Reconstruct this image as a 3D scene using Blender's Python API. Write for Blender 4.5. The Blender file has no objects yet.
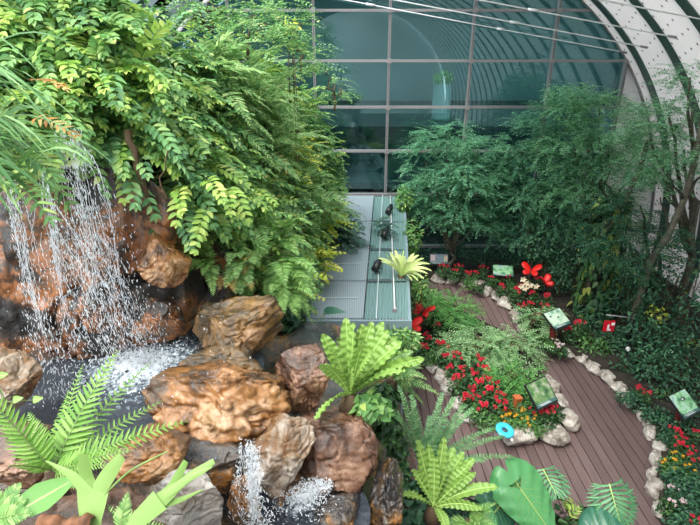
import bpy, math, random
import numpy as np
from mathutils import Vector, Matrix
random.seed(11)
rng = np.random.default_rng(11)
PI = math.pi
SC = bpy.context.scene
COL = SC.collection

# ------------------------------------------------------------------ camera
H, TH, FPX = 5.8, math.radians(23), 525.0
cd = bpy.data.cameras.new('camera'); cam = bpy.data.objects.new('camera', cd); COL.objects.link(cam)
cam.location = (0, 0, H); cam.rotation_euler = (PI/2 - TH, 0, 0)
cd.sensor_width = 36; cd.lens = 27.0; cd.clip_end = 200; cd.clip_start = .05
SC.camera = cam
FW = np.array([0, math.cos(TH), -math.sin(TH)]); UP = np.array([0, math.sin(TH), math.cos(TH)])
def ray(x, y): return FW + np.array([1, 0, 0])*(x-350)/FPX - UP*(y-262.5)/FPX
def at(x, y, Y):
    d = ray(x, y); return np.array([0, 0, H]) + d*(Y/d[1])
def onz(x, y, z):
    d = ray(x, y); return np.array([0, 0, H]) + d*((z-H)/d[2])

# ------------------------------------------------------------------ noise
def _hash(i, j, k, seed):
    n = (i*374761393 + j*668265263 + k*2147483647 + seed*1274126177) & 0xffffffff
    n = ((n ^ (n >> 13))*1274126177) & 0xffffffff
    return ((n ^ (n >> 16)) & 0xffff)/65535.0
def vnoise(p, seed=0):
    q = np.floor(p).astype(np.int64); f = p-q; f = f*f*(3-2*f); r = 0
    for a in (0, 1):
        for b in (0, 1):
            for c in (0, 1):
                w = (f[:, 0] if a else 1-f[:, 0])*(f[:, 1] if b else 1-f[:, 1])*(f[:, 2] if c else 1-f[:, 2])
                r = r + w*_hash(q[:, 0]+a, q[:, 1]+b, q[:, 2]+c, seed)
    return r*2-1
def fbm(p, seed=0, oct=4):
    r = 0; a = 1.0
    for o in range(oct):
        r = r + a*vnoise(p*(2**o)+o*17.3, seed+o); a *= .5
    return r

# ------------------------------------------------------------------ mesh builder
class MB:
    def __init__(s): s.V = []; s.F = []; s.UV = []; s.n = 0
    def add(s, V, F, uv=None):
        V = np.asarray(V, float).reshape(-1, 3); F = np.asarray(F, int).reshape(-1, 4)
        s.V.append(V); s.F.append(F+s.n); s.n += len(V)
        s.UV.append(np.zeros((len(V), 2)) if uv is None else np.asarray(uv, float).reshape(-1, 2))
    def box(s, c, d, rz=0):
        c = np.array(c); d = np.array(d)/2
        v = np.array([[x, y, z] for x in (-1, 1) for y in (-1, 1) for z in (-1, 1)])*d
        ca, sa = math.cos(rz), math.sin(rz)
        v = np.c_[v[:, 0]*ca-v[:, 1]*sa, v[:, 0]*sa+v[:, 1]*ca, v[:, 2]]
        s.add(v+c, [[0, 1, 3, 2], [4, 6, 7, 5], [0, 4, 5, 1], [2, 3, 7, 6], [0, 2, 6, 4], [1, 5, 7, 3]])
    def beam(s, a, b, w, h, up=(0, 0, 1)):
        a = np.array(a, float); b = np.array(b, float); d = b-a; d /= np.linalg.norm(d)
        sd = np.cross(d, up); sd /= np.linalg.norm(sd); u = np.cross(sd, d)
        v = [p+sd*x*w/2+u*y*h/2 for p in (a, b) for x, y in ((-1, -1), (1, -1), (1, 1), (-1, 1))]
        s.add(v, [[0, 3, 2, 1], [4, 5, 6, 7], [0, 1, 5, 4], [1, 2, 6, 5], [2, 3, 7, 6], [3, 0, 4, 7]])
    def tube(s, pts, r0, r1=None, k=6):
        pts = np.asarray(pts, float); n = len(pts); r1 = r0 if r1 is None else r1
        t = np.gradient(pts, axis=0); t /= np.linalg.norm(t, axis=1)[:, None]+1e-9
        ref = np.array([.31, .17, .93]) if abs(t[0] @ np.array([.31, .17, .93])) < .95 else np.array([1., 0, 0])
        a = np.cross(t, ref); a /= np.linalg.norm(a, axis=1)[:, None]+1e-9; b = np.cross(t, a)
        r = np.linspace(r0, r1, n)[:, None, None]
        th = np.arange(k)*2*PI/k
        V = pts[:, None, :]+r*(np.cos(th)[None, :, None]*a[:, None]+np.sin(th)[None, :, None]*b[:, None])
        V = np.concatenate([V.reshape(-1, 3), pts[:1], pts[-1:]])
        F = [[i*k+j, i*k+(j+1) % k, (i+1)*k+(j+1) % k, (i+1)*k+j] for i in range(n-1) for j in range(k)]
        for j in range(0, k, 2):
            F.append([n*k, (j+2) % k, j+1, j]); F.append([n*k+1, (n-1)*k+j, (n-1)*k+j+1, (n-1)*k+(j+2) % k])
        s.add(V, F)
    def grid(s, G, uv=None):
        G = np.asarray(G, float); a, b = G.shape[:2]
        i, j = np.meshgrid(np.arange(a-1), np.arange(b-1), indexing='ij'); q = (i*b+j).ravel()
        s.add(G.reshape(-1, 3), np.c_[q, q+b, q+b+1, q+1], None if uv is None else np.asarray(uv).reshape(-1, 2))
    def build(s, name, mat, parent=None, smooth=True, loc=None):
        me = bpy.data.meshes.new(name)
        if s.V:
            V = np.concatenate(s.V); F = np.concatenate(s.F); UV = np.concatenate(s.UV)
            if loc is not None: V = V-np.array(loc)
            me.vertices.add(len(V)); me.vertices.foreach_set('co', V.ravel())
            me.loops.add(F.size); me.loops.foreach_set('vertex_index', F.ravel().astype(np.int32))
            me.polygons.add(len(F)); me.polygons.foreach_set('loop_start', np.arange(0, F.size, 4, dtype=np.int32))
            me.polygons.foreach_set('use_smooth', np.full(len(F), smooth, dtype=bool))
            ul = me.uv_layers.new(name='UVMap'); ul.data.foreach_set('uv', UV[F.ravel()].ravel())
            me.update(calc_edges=True); me.validate()
        if mat: me.materials.append(mat)
        o = bpy.data.objects.new(name, me); COL.objects.link(o)
        if loc is not None: o.location = loc
        if parent: o.parent = parent
        return o

def tag(o, label=None, cat=None, group=None, kind=None):
    if label: o['label'] = label
    if cat: o['category'] = cat
    if group: o['group'] = group
    if kind: o['kind'] = kind
    return o
def thing(name, label, cat, loc, group=None, rz=0):
    o = bpy.data.objects.new(name, None); COL.objects.link(o); o.empty_display_size = .1
    o.location = loc; o.rotation_euler = (0, 0, rz)
    return tag(o, label, cat, group)
def part(mb, name, mat, root, smooth=True):
    """mb is in world coordinates; the root must be unrotated"""
    o = mb.build(name, mat, root, smooth); L = Vector(root.location); p = root.parent
    while p: L = L+Vector(p.location); p = p.parent
    o.data.transform(Matrix.Translation(-L)); return o
def copy_tree(o, parent=None):
    c = o.copy(); COL.objects.link(c); c.parent = parent
    for ch in list(o.children): copy_tree(ch, c)
    return c

# ------------------------------------------------------------------ materials
def lin(r, g, b):
    f = lambda c: (c/255/12.92 if c/255 <= .04045 else ((c/255+.055)/1.055)**2.4)
    return (f(r), f(g), f(b), 1)
def newmat(name):
    m = bpy.data.materials.new(name); m.use_nodes = True; nt = m.node_tree; nt.nodes.clear()
    out = nt.nodes.new('ShaderNodeOutputMaterial')
    return m, nt, out
def N(nt, t, **kw):
    n = nt.nodes.new(t)
    for k, v in kw.items():
        if k in n.inputs: n.inputs[k].default_value = v
        else: setattr(n, k, v)
    return n
def ramp(nt, stops, fac):
    r = nt.nodes.new('ShaderNodeValToRGB'); e = r.color_ramp.elements
    while len(e) < len(stops): e.new(.5)
    for el, (p, c) in zip(e, stops): el.position = p; el.color = c
    nt.links.new(fac, r.inputs[0]); return r.outputs[0]
def plain(name, c, rough=.5, metal=0, spec=.5, var=.0, scale=6, bump=0):
    m, nt, out = newmat(name); b = N(nt, 'ShaderNodeBsdfPrincipled')
    b.inputs['Base Color'].default_value = c; b.inputs['Roughness'].default_value = rough
    b.inputs['Metallic'].default_value = metal; b.inputs['Specular IOR Level'].default_value = spec
    if var or bump:
        tc = N(nt, 'ShaderNodeTexCoord'); nz = N(nt, 'ShaderNodeTexNoise', Scale=scale, Detail=5.0)
        nt.links.new(tc.outputs['Object'], nz.inputs['Vector'])
        if var:
            lo = tuple(x*(1-var) for x in c[:3])+(1,); hi = tuple(min(1, x*(1+var)) for x in c[:3])+(1,)
            nt.links.new(ramp(nt, [(.3, lo), (.7, hi)], nz.outputs[0]), b.inputs['Base Color'])
        if bump:
            bp = N(nt, 'ShaderNodeBump', Strength=bump, Distance=.05); nt.links.new(nz.outputs[0], bp.inputs['Height']); nt.links.new(bp.outputs[0], b.inputs['Normal'])
    nt.links.new(b.outputs[0], out.inputs[0]); return m
def leaf(name, cols, rough=.45, trans=.36, vein=0.0, spec=.4):
    """cols: sRGB stops across random leaves"""
    m, nt, out = newmat(name)
    g = N(nt, 'ShaderNodeNewGeometry')
    c = ramp(nt, [(p, lin(*q)) for p, q in cols], g.outputs['Random Per Island'])
    if vein:
        tc = N(nt, 'ShaderNodeTexCoord'); sp = N(nt, 'ShaderNodeSeparateXYZ'); nt.links.new(tc.outputs['UV'], sp.inputs[0])
        a = N(nt, 'ShaderNodeMath', operation='ABSOLUTE'); nt.links.new(sp.outputs[1], a.inputs[0])
        l = N(nt, 'ShaderNodeMath', operation='LESS_THAN'); nt.links.new(a.outputs[0], l.inputs[0]); l.inputs[1].default_value = .035
        k = N(nt, 'ShaderNodeMath', operation='MULTIPLY'); nt.links.new(l.outputs[0], k.inputs[0]); k.inputs[1].default_value = vein
        mx = N(nt, 'ShaderNodeMix', data_type='RGBA'); nt.links.new(k.outputs[0], mx.inputs[0]); nt.links.new(c, mx.inputs[6]); mx.inputs[7].default_value = lin(200, 215, 140)
        c = mx.outputs[2]
    b = N(nt, 'ShaderNodeBsdfPrincipled', Roughness=rough); b.inputs['Specular IOR Level'].default_value = spec
    t = N(nt, 'ShaderNodeBsdfTranslucent'); mx = N(nt, 'ShaderNodeMixShader'); mx.inputs[0].default_value = trans
    nt.links.new(c, b.inputs['Base Color']); nt.links.new(c, t.inputs[0])
    nt.links.new(b.outputs[0], mx.inputs[1]); nt.links.new(t.outputs[0], mx.inputs[2]); nt.links.new(mx.outputs[0], out.inputs[0])
    return m

M = {}
M['zamia'] = leaf('pinnate_leaf', [(0, (70, 114, 62)), (.3, (104, 152, 84)), (.7, (136, 178, 102)), (.9, (166, 196, 108)), (1, (196, 208, 124))], .4, .4, .25)
M['zamia_blue'] = leaf('pinnate_leaf_cool', [(0, (66, 112, 72)), (.4, (104, 156, 100)), (.8, (142, 188, 122)), (1, (176, 208, 130))], .4, .4, .25)
M['lime'] = leaf('lime_leaf', [(0, (120, 164, 72)), (.5, (160, 192, 88)), (1, (200, 212, 118))], .4, .4, .25)
M['yellow'] = leaf('yellow_leaf', [(0, (150, 180, 60)), (.5, (205, 212, 80)), (1, (232, 226, 120))], .45, .35)
M['dry'] = leaf('dry_leaf', [(0, (150, 96, 40)), (.5, (196, 140, 70)), (1, (216, 196, 130))], .6, .25)
M['fern'] = leaf('fern_leaf', [(0, (96, 144, 74)), (.5, (134, 176, 96)), (1, (174, 204, 126))], .5, .4)
M['fernfront'] = leaf('bright_fern_leaf', [(0, (104, 150, 58)), (.5, (128, 170, 76)), (1, (152, 188, 98))], .45, .35)
M['palefern'] = leaf('pale_fern_leaf', [(0, (92, 142, 84)), (.5, (136, 178, 106)), (1, (184, 206, 138))], .5, .4)
M['grass'] = leaf('strap_leaf', [(0, (70, 116, 62)), (.5, (108, 154, 88)), (1, (148, 182, 120))], .4, .3)
M['bush'] = leaf('bush_leaf', [(0, (70, 116, 62)), (.5, (110, 160, 92)), (.9, (152, 192, 112)), (1, (200, 212, 120))], .45, .4)
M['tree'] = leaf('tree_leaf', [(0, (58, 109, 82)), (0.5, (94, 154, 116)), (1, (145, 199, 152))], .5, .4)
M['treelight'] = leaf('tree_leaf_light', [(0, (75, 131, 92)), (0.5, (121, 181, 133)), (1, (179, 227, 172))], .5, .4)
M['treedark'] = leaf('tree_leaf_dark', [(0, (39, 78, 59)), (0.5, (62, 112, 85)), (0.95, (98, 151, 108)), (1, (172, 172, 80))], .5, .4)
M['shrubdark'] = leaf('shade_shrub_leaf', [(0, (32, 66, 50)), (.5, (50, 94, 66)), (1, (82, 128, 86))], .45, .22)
M['creeper'] = leaf('creeper_leaf', [(0, (34, 66, 44)), (.7, (60, 100, 58)), (.9, (130, 150, 70)), (1, (160, 160, 80))], .4, .25, .2)
M['island'] = leaf('island_shrub_leaf', [(0, (90, 138, 88)), (.5, (136, 176, 120)), (1, (184, 210, 160))], .5, .3)
M['islandgreen'] = leaf('island_green_leaf', [(0, (52, 104, 54)), (.5, (86, 146, 76)), (1, (130, 184, 96))], .45, .3)
M['cover'] = leaf('bed_leaf', [(0, (32, 60, 34)), (.5, (50, 86, 48)), (1, (90, 130, 74))], .45, .25)
M['coverbright'] = leaf('bright_bed_leaf', [(0, (46, 82, 42)), (.5, (68, 112, 56)), (1, (108, 152, 78))], .45, .25)
M['nest'] = leaf('birds_nest_leaf', [(0, (110, 152, 66)), (.5, (132, 168, 80)), (1, (154, 186, 100))], .38, .3, .55)
M['nestvar'] = leaf('striped_leaf', [(0, (150, 180, 90)), (.5, (200, 212, 140)), (1, (226, 228, 170))], .4, .3, .3)
M['elephant'] = leaf('elephant_ear_leaf', [(0, (62, 124, 76)), (1, (92, 156, 96))], .35, .2, .0)
M['elephantdark'] = leaf('elephant_ear_leaf_dark', [(0, (40, 90, 74)), (1, (56, 108, 82))], .35, .15, .0)
M['blueleaf'] = leaf('blue_green_leaf', [(0, (58, 92, 84)), (1, (104, 140, 124))], .4, .25)
M['broad'] = leaf('broad_leaf', [(0, (98, 146, 70)), (1, (104, 152, 74))], .45, .2, .5)
M['vein'] = plain('leaf_vein', lin(176, 206, 120), .5)
M['sword'] = leaf('sword_fern_leaf', [(0, (80, 128, 82)), (1, (124, 168, 112))], .45, .3)
M['philo'] = leaf('split_leaf', [(0, (74, 132, 90)), (1, (116, 170, 122))], .4, .25)
M['stag'] = leaf('staghorn_leaf', [(0, (128, 162, 84)), (1, (146, 176, 100))], .55, .25)
M['stem'] = plain('green_stem', lin(104, 130, 66), .5)
M['stembrown'] = plain('brown_stem', lin(92, 76, 52), .7)
M['bark'] = plain('bark', lin(88, 84, 70), .85, var=.35, scale=14, bump=.6)
M['barkdark'] = plain('bark_dark', lin(54, 52, 44), .85, var=.3, scale=14, bump=.6)
M['root'] = plain('aerial_root', lin(84, 66, 46), .85)
M['red'] = leaf('red_petal', [(0, (190, 20, 50)), (.5, (214, 34, 66)), (1, (236, 80, 100))], .5, .2)
M['orange'] = leaf('orange_petal', [(0, (226, 150, 40)), (1, (240, 200, 60))], .5, .2)
M['pinkpetal'] = leaf('pale_petal', [(0, (220, 180, 190)), (1, (240, 226, 226))], .5, .2)
M['cream'] = leaf('cream_petal', [(0, (238, 214, 170)), (1, (250, 236, 208))], .5, .2)
M['redpaint'] = plain('red_wing', lin(214, 24, 18), .5)
M['black'] = plain('black_paint', lin(26, 28, 30), .45)
M['blue'] = plain('blue_plastic', lin(64, 190, 226), .35)
M['steel'] = plain('grey_steel', lin(142, 138, 138), .4, .3)
M['steeldark'] = plain('dark_steel', lin(70, 82, 84), .5, .2)
M['cable'] = plain('steel_rod', lin(226, 226, 226), .4, .3)
M['ribgreen'] = plain('green_rib', lin(64, 88, 80), .5)
M['whitewall'] = plain('white_panel', lin(240, 238, 236), .6)
M['soil'] = plain('soil', lin(46, 40, 32), .95, var=.4, scale=8, bump=.5)
M['bankdark'] = plain('dark_bank', lin(40, 46, 28), .95, var=.4, scale=5, bump=.5)
M['redpost'] = plain('red_timber', lin(118, 34, 36), .6, var=.2)
M['redsign'] = plain('red_sign', lin(196, 22, 40), .4)
M['white'] = plain('white_paint', lin(238, 238, 236), .5)
M['orangebox'] = plain('terracotta_box', lin(176, 92, 50), .6)

def rockmat(name, cols, rough=(.16, .5), scale=1.8, bump=.7, vein=.6, coat=.0):
    m, nt, out = newmat(name); L = nt.links.new
    tc = N(nt, 'ShaderNodeTexCoord'); b = N(nt, 'ShaderNodeBsdfPrincipled')
    n1 = N(nt, 'ShaderNodeTexNoise', Scale=scale, Detail=9.0, Roughness=.62, Distortion=.25); L(tc.outputs['Object'], n1.inputs['Vector'])
    n2 = N(nt, 'ShaderNodeTexNoise', Scale=scale*9, Detail=7.0, Roughness=.75); L(tc.outputs['Object'], n2.inputs['Vector'])
    n3 = N(nt, 'ShaderNodeTexNoise', Scale=scale*2.6, Detail=4.0, Roughness=.6); L(tc.outputs['Object'], n3.inputs['Vector'])
    ad = N(nt, 'ShaderNodeMath', operation='MULTIPLY_ADD'); L(n2.outputs[0], ad.inputs[0]); ad.inputs[1].default_value = .42; L(n1.outputs[0], ad.inputs[2])
    sb = N(nt, 'ShaderNodeMath', operation='SUBTRACT'); L(ad.outputs[0], sb.inputs[0]); sb.inputs[1].default_value = .21
    c = ramp(nt, [(p, lin(*q)) for p, q in cols], sb.outputs[0])
    # broad stains of a second tone
    st = ramp(nt, [(.36, (.42, .36, .30, 1)), (.5, (1, 1, 1, 1)), (.66, (1.0, 1.0, 1.0, 1)), (.78, (1.25, 1.2, 1.15, 1))], n3.outputs[0])
    mx = N(nt, 'ShaderNodeMix', data_type='RGBA', blend_type='MULTIPLY'); mx.inputs[0].default_value = vein; L(c, mx.inputs[6]); L(st, mx.inputs[7])
    L(mx.outputs[2], b.inputs['Base Color'])
    mr = N(nt, 'ShaderNodeMapRange'); L(n3.outputs[0], mr.inputs[0]); mr.inputs[1].default_value = .35; mr.inputs[2].default_value = .65
    mr.inputs[3].default_value = rough[0]; mr.inputs[4].default_value = rough[1]; L(mr.outputs[0], b.inputs['Roughness'])
    b.inputs['Coat Weight'].default_value = coat; b.inputs['Coat Roughness'].default_value = .12
    b1 = N(nt, 'ShaderNodeBump', Strength=bump*.6, Distance=.05); L(n3.outputs[0], b1.inputs['Height'])
    b2 = N(nt, 'ShaderNodeBump', Strength=bump*.8, Distance=.028); L(n2.outputs[0], b2.inputs['Height']); L(b1.outputs[0], b2.inputs['Normal']); L(b2.outputs[0], b.inputs['Coat Normal'])
    L(b2.outputs[0], b.inputs['Normal']); L(b.outputs[0], out.inputs[0]); return m
ORANGE = [(.32, (40, 30, 20)), (.42, (92, 64, 34)), (.49, (138, 90, 40)), (.54, (158, 108, 56)), (.59, (184, 146, 112)), (.645, (140, 100, 48)), (.72, (108, 88, 44)), (.85, (70, 58, 38))]
M['rock_orange'] = rockmat('ochre_rock', ORANGE, (.2, .42), coat=.7, vein=.85)
M['rock_cliff'] = rockmat('wet_cliff_rock', [(.36, (20, 18, 18)), (.46, (46, 38, 33)), (.505, (96, 64, 38)), (.55, (162, 98, 44)), (.585, (140, 96, 64)), (.62, (84, 70, 60)), (.68, (96, 90, 84)), (.8, (40, 36, 34))], (.2, .5), 1.5, .7, .8, .7)
M['rock_brown'] = rockmat('brown_rock', [(.3, (44, 32, 27)), (.44, (82, 58, 45)), (.53, (112, 78, 58)), (.6, (152, 116, 92)), (.68, (100, 70, 46)), (.8, (64, 48, 38))], (.2, .5), coat=.5)
M['rock_grey'] = rockmat('grey_rock', [(.3, (100, 88, 78)), (.42, (132, 120, 108)), (.52, (164, 156, 148)), (.62, (190, 184, 178)), (.75, (144, 114, 86))], (.45, .75))
M['rock_olive'] = rockmat('olive_wet_rock', [(.3, (34, 28, 18)), (.42, (72, 56, 30)), (.5, (108, 80, 38)), (.56, (140, 100, 48)), (.63, (176, 138, 106)), (.72, (90, 78, 44)), (.85, (60, 52, 36))], (.2, .5), coat=.7)
M['rock_mix'] = rockmat('grey_and_ochre_rock', [(.3, (76, 52, 36)), (.42, (128, 92, 56)), (.5, (140, 120, 100)), (.6, (180, 168, 156)), (.75, (122, 98, 74))], (.35, .65))
M['rock_dark'] = rockmat('dark_wet_rock', [(.3, (26, 24, 26)), (.45, (52, 48, 48)), (.54, (84, 66, 46)), (.62, (160, 108, 46)), (.68, (90, 88, 90)), (.8, (50, 46, 46))], (.2, .4), coat=.8)
M['stone'] = rockmat('border_stone', [(.3, (104, 92, 82)), (.45, (156, 146, 136)), (.55, (186, 178, 168)), (.65, (206, 198, 190)), (.8, (150, 120, 96))], (.6, .85), 5, .5, .3)

# ------------------------------------------------------------------ leaves
def tmpl(xs, ws, fold=.12, bend=.0, wave=0):
    """leaf blade: rows across three columns (left edge, midrib, right edge)"""
    V = []; UV = []
    for i, (x, w) in enumerate(zip(xs, ws)):
        z = -bend*x*x
        for sy in (-1, 0, 1):
            V.append((x, sy*w/2, z+(fold*abs(sy)*w/2 if sy else 0)+(wave*((-1)**i)*abs(sy))))
            UV.append((x, sy*.5))
    n = len(xs); F = []
    for i in range(n-1):
        for c in (0, 1): F.append((i*3+c, (i+1)*3+c, (i+1)*3+c+1, i*3+c+1))
    return np.array(V), np.array(F), np.array(UV)
T_OV = tmpl([0, .22, .5, .78, 1], [.05, .8, 1, .62, .03], .25, .16)
T_SIMPLE = (np.array([(0, 0, 0), (.45, -.5, .03), (1, 0, -.08), (.45, .5, .03)]), np.array([[0, 1, 2, 3]]), np.array([(0, 0), (.5, -.5), (1, 0), (.5, .5)]))
T_LANCE = tmpl([0, .15, .5, .8, 1], [.3, .9, .9, .55, .02], .15, .12)
T_HEART = tmpl([-.12, 0, .2, .5, .8, 1], [.45, .95, 1, .8, .4, .02], .2, .15)
def _pinna(k):
    V = []; F = []; UV = []
    for i in range(k):
        t = i/k; w = .5*(1-t**1.6)+.02
        for s in (-1, 1):
            b = len(V); st = 1.0/k
            V += [(t, 0, 0), (t+st*.1+.10, s*w*.55, .01), (t+.14, s*w, -.03), (t+st*.95+.02, s*w*.35, .0)]
            UV += [(t, 0)]*4; F.append((b, b+1, b+2, b+3) if s < 0 else (b, b+3, b+2, b+1))
    return np.array(V), np.array(F), np.array(UV)
T_PINNA = _pinna(9)
def unit(a): return a/(np.linalg.norm(a, axis=-1, keepdims=True)+1e-9)
def inst(mb, T, P, D, Nn, L, W):
    V, F, UV = T; P = np.asarray(P, float); n = len(P)
    if n == 0: return
    D = unit(np.asarray(D, float)); S = unit(np.cross(np.asarray(Nn, float), D)); Z = np.cross(D, S)
    L = np.broadcast_to(np.asarray(L, float), (n,)); W = np.broadcast_to(np.asarray(W, float), (n,))
    R = (P[:, None]+D[:, None]*(V[None, :, :1]*L[:, None, None])+S[:, None]*(V[None, :, 1:2]*W[:, None, None])
         + Z[:, None]*(V[None, :, 2:]*L[:, None, None]))
    k = len(V)
    mb.add(R.reshape(-1, 3), (F[None]+(np.arange(n)*k)[:, None, None]).reshape(-1, 4), np.tile(UV, (n, 1)))
class Fr:
    """collects pinnate fronds"""
    def __init__(s): s.a = [[] for _ in range(5)]; s.stem = MB()
    def frond(s, base, d0, length, pairs, lL, lW, droop=.6, ang=60, t0=.15, shape=None, stem=.004, twist=0, jit=.08, nup=None, seg=8, vee=.15):
        base = np.asarray(base, float); d0 = unit(np.asarray(d0, float))
        tt = np.linspace(0, 1, seg+1)
        dirs = unit(d0[None]+np.array([0, 0, -1.0])[None]*(droop*tt**1.4)[:, None])
        pts = base+np.concatenate([[np.zeros(3)], np.cumsum((dirs[1:]+dirs[:-1])/2*length/seg, axis=0)])
        upv = np.array([0, 0, 1.0]) if nup is None else np.asarray(nup, float)
        if abs(d0 @ unit(upv)) > .96: upv = np.array([.3, -.9, .1])
        sd = unit(np.cross(d0, upv))
        if twist:
            nn = np.cross(sd, d0); sd = sd*math.cos(twist)+nn*math.sin(twist)
        t = np.linspace(t0, .985, pairs)
        ip = np.stack([np.interp(t, tt, pts[:, i]) for i in range(3)], 1)
        idr = unit(np.stack([np.interp(t, tt, dirs[:, i]) for i in range(3)], 1))
        nn = unit(np.cross(np.broadcast_to(sd, idr.shape), idr))
        f = np.ones(pairs) if shape is None else shape(t)
        a = np.radians(ang)*(1-.35*t)
        for sg in (-1, 1):
            d = idr*np.cos(a)[:, None]+sd*(sg*np.sin(a))[:, None]+nn*vee+rng.normal(0, jit, (pairs, 3))
            s.a[0].append(ip); s.a[1].append(d); s.a[2].append(nn+rng.normal(0, jit, (pairs, 3))); s.a[3].append(lL*f*rng.uniform(.88, 1.08, pairs)); s.a[4].append(lW*np.sqrt(f))
        s.a[0].append(pts[-1:]-dirs[-1:]*.01); s.a[1].append(dirs[-1:]); s.a[2].append(nn[-1:]); s.a[3].append([lL*f[-1]]); s.a[4].append([lW*f[-1]**.5])
        if stem: s.stem.tube(pts, stem, stem*.35, 4)
    def leaves(s, T):
        mb = MB(); inst(mb, T, *[np.concatenate(x) for x in s.a]); return mb
sh_fern = lambda t: np.clip(np.minimum((t+.05)/.22, 1)*(1-t)**.75*1.15+.05, .05, 1)
sh_pin = lambda t: np.clip(.75+.5*t-.75*t*t, .3, 1)

def rdir(n, axis, spread, lift=0):
    a = np.asarray(axis, float); d = unit(unit(a)[None]+rng.normal(0, spread, (n, 3))+np.array([0, 0, lift])); return d
def leafy(mb, c, r, n, L, W, T=T_SIMPLE, outer=.5, up=.6, squash=0):
    """leaves through an ellipsoidal shell, facing outward and up"""
    d = unit(rng.normal(0, 1, (n, 3)));
    if squash: d[:, 2] = np.abs(d[:, 2])
    rad = rng.uniform(outer, 1, n)[:, None]
    P = np.asarray(c)+d*rad*np.asarray(r)
    nn = unit(d+np.array([0, 0, up])+rng.normal(0, .35, (n, 3)))
    dd = unit(np.cross(nn, rng.normal(0, 1, (n, 3)))+d*.5+np.array([0, 0, -.25]))
    inst(mb, T, P, dd, nn, L*rng.uniform(.7, 1.2, n), W*rng.uniform(.7, 1.2, n))

# ------------------------------------------------------------------ rocks
def ico(sub):
    import bmesh
    bm = bmesh.new(); bmesh.ops.create_icosphere(bm, subdivisions=sub, radius=1)
    v = np.array([x.co[:] for x in bm.verts]); f = np.array([[x.index for x in q.verts] for q in bm.faces]); bm.free(); return v, f
ICO = {k: ico(k) for k in (3, 4, 6)}
def rock_shape(dims, seed, sub=6, facets=20, rough=.07, cracks=.07):
    r = np.random.default_rng(seed); v, f = ICO[sub]; p = v.copy()
    p = p*(1+.16*fbm(v*1.1+seed*3.1, seed, 2)[:, None])
    for _ in range(facets):
        n = unit(r.normal(0, 1, 3)); d = r.uniform(.55, .84)
        e = np.maximum(0, p @ n-d); p = p-e[:, None]*n[None]*.92
    p = p*(1+rough*1.4*fbm(v*2.6+seed, seed+5, 2)[:, None]+rough*.3*fbm(v*8+seed, seed+6, 4)[:, None]+rough*.9*(1-np.abs(fbm(v*3.3+seed*2, seed+7, 3)))[:, None])
    if cracks:
        rg = np.abs(vnoise(v*np.array([1.5, 1.5, 3.0])+seed*1.7, seed+9)+.25*vnoise(v*6+seed, seed+3))
        p = p*(1-cracks*1.8*np.clip(1-rg/.10, 0, 1)[:, None])
        rg = np.abs(vnoise(v*np.array([3, 3, 5])+seed*.7, seed+19)+.2*vnoise(v*9+seed, seed+4))
        p = p*(1-cracks*.7*np.clip(1-rg/.10, 0, 1)[:, None])
    return p*np.array(dims)/2, f
def tri_mesh(name, V, F, mat, smooth=True):
    me = bpy.data.meshes.new(name); me.from_pydata(V.tolist(), [], F.tolist())
    me.polygons.foreach_set('use_smooth', np.full(len(F), smooth, dtype=bool)); me.materials.append(mat); me.update(); return me
def rock(name, label, px, py, Y, dims, seed, mat, rot=(0, 0, 0), cat='rock', **kw):
    V, F = rock_shape(dims, seed, **kw)
    o = bpy.data.objects.new(name, tri_mesh(name, V, F, M[mat])); COL.objects.link(o)
    o.location = at(px, py, Y) if Y is not None else px; o.rotation_euler = rot
    return tag(o, label, cat)

# ================================================================== THE SETTING
def stripes_deck():
    m, nt, out = newmat('deck_boards'); L = nt.links.new
    g = N(nt, 'ShaderNodeNewGeometry'); tc = N(nt, 'ShaderNodeTexCoord'); b = N(nt, 'ShaderNodeBsdfPrincipled', Roughness=.62)
    mp = N(nt, 'ShaderNodeMapping'); mp.inputs['Scale'].default_value = (18, .9, 1); L(tc.outputs['Object'], mp.inputs[0])
    nz = N(nt, 'ShaderNodeTexNoise', Scale=2.0, Detail=6.0, Roughness=.6); L(mp.outputs[0], nz.inputs['Vector'])
    c1 = ramp(nt, [(0, lin(94, 76, 74)), (1, lin(112, 92, 90))], g.outputs['Random Per Island'])
    c2 = ramp(nt, [(.3, (.72, .72, .72, 1)), (.7, (1.12, 1.1, 1.1, 1))], nz.outputs[0])
    mx = N(nt, 'ShaderNodeMix', data_type='RGBA', blend_type='MULTIPLY'); mx.inputs[0].default_value = 1
    L(c1, mx.inputs[6]); L(c2, mx.inputs[7]); L(mx.outputs[2], b.inputs['Base Color']); L(b.outputs[0], out.inputs[0]); return m
mb = MB(); w = .15
for k in range(-8, 46):
    x = k*w
    mb.box((x+w/2, 8.3, -.015), (w-.014, 10.6, .03))
tag(mb.build('floor', stripes_deck(), smooth=False), kind='structure')
mb = MB(); mb.box((0, 0, -.08), (60, 60, .06)); tag(mb.build('ground', M['soil'], smooth=False), kind='structure')

# curtain wall of teal glass across the far end
YW = 13.6; XL, XR = -6.2, 6.66
VXC, VZC, VR = 1.05, 1.0, 7.1
def glassmat():
    m, nt, out = newmat('teal_glass'); L = nt.links.new
    t = N(nt, 'ShaderNodeBsdfTransparent'); t.inputs[0].default_value = (.30, .60, .60, 1)
    g = N(nt, 'ShaderNodeBsdfGlossy', Roughness=.015); g.inputs[0].default_value = (.62, .93, .95, 1)
    lw = N(nt, 'ShaderNodeFresnel', IOR=1.5); a = N(nt, 'ShaderNodeMath', operation='ADD'); a.inputs[1].default_value = .09; L(lw.outputs[0], a.inputs[0])
    mx = N(nt, 'ShaderNodeMixShader'); L(a.outputs[0], mx.inputs[0]); L(t.outputs[0], mx.inputs[1]); L(g.outputs[0], mx.inputs[2]); L(mx.outputs[0], out.inputs[0]); return m
win = thing('window_1', None, None, (0, YW, 0)); tag(win, kind='structure')
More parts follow.
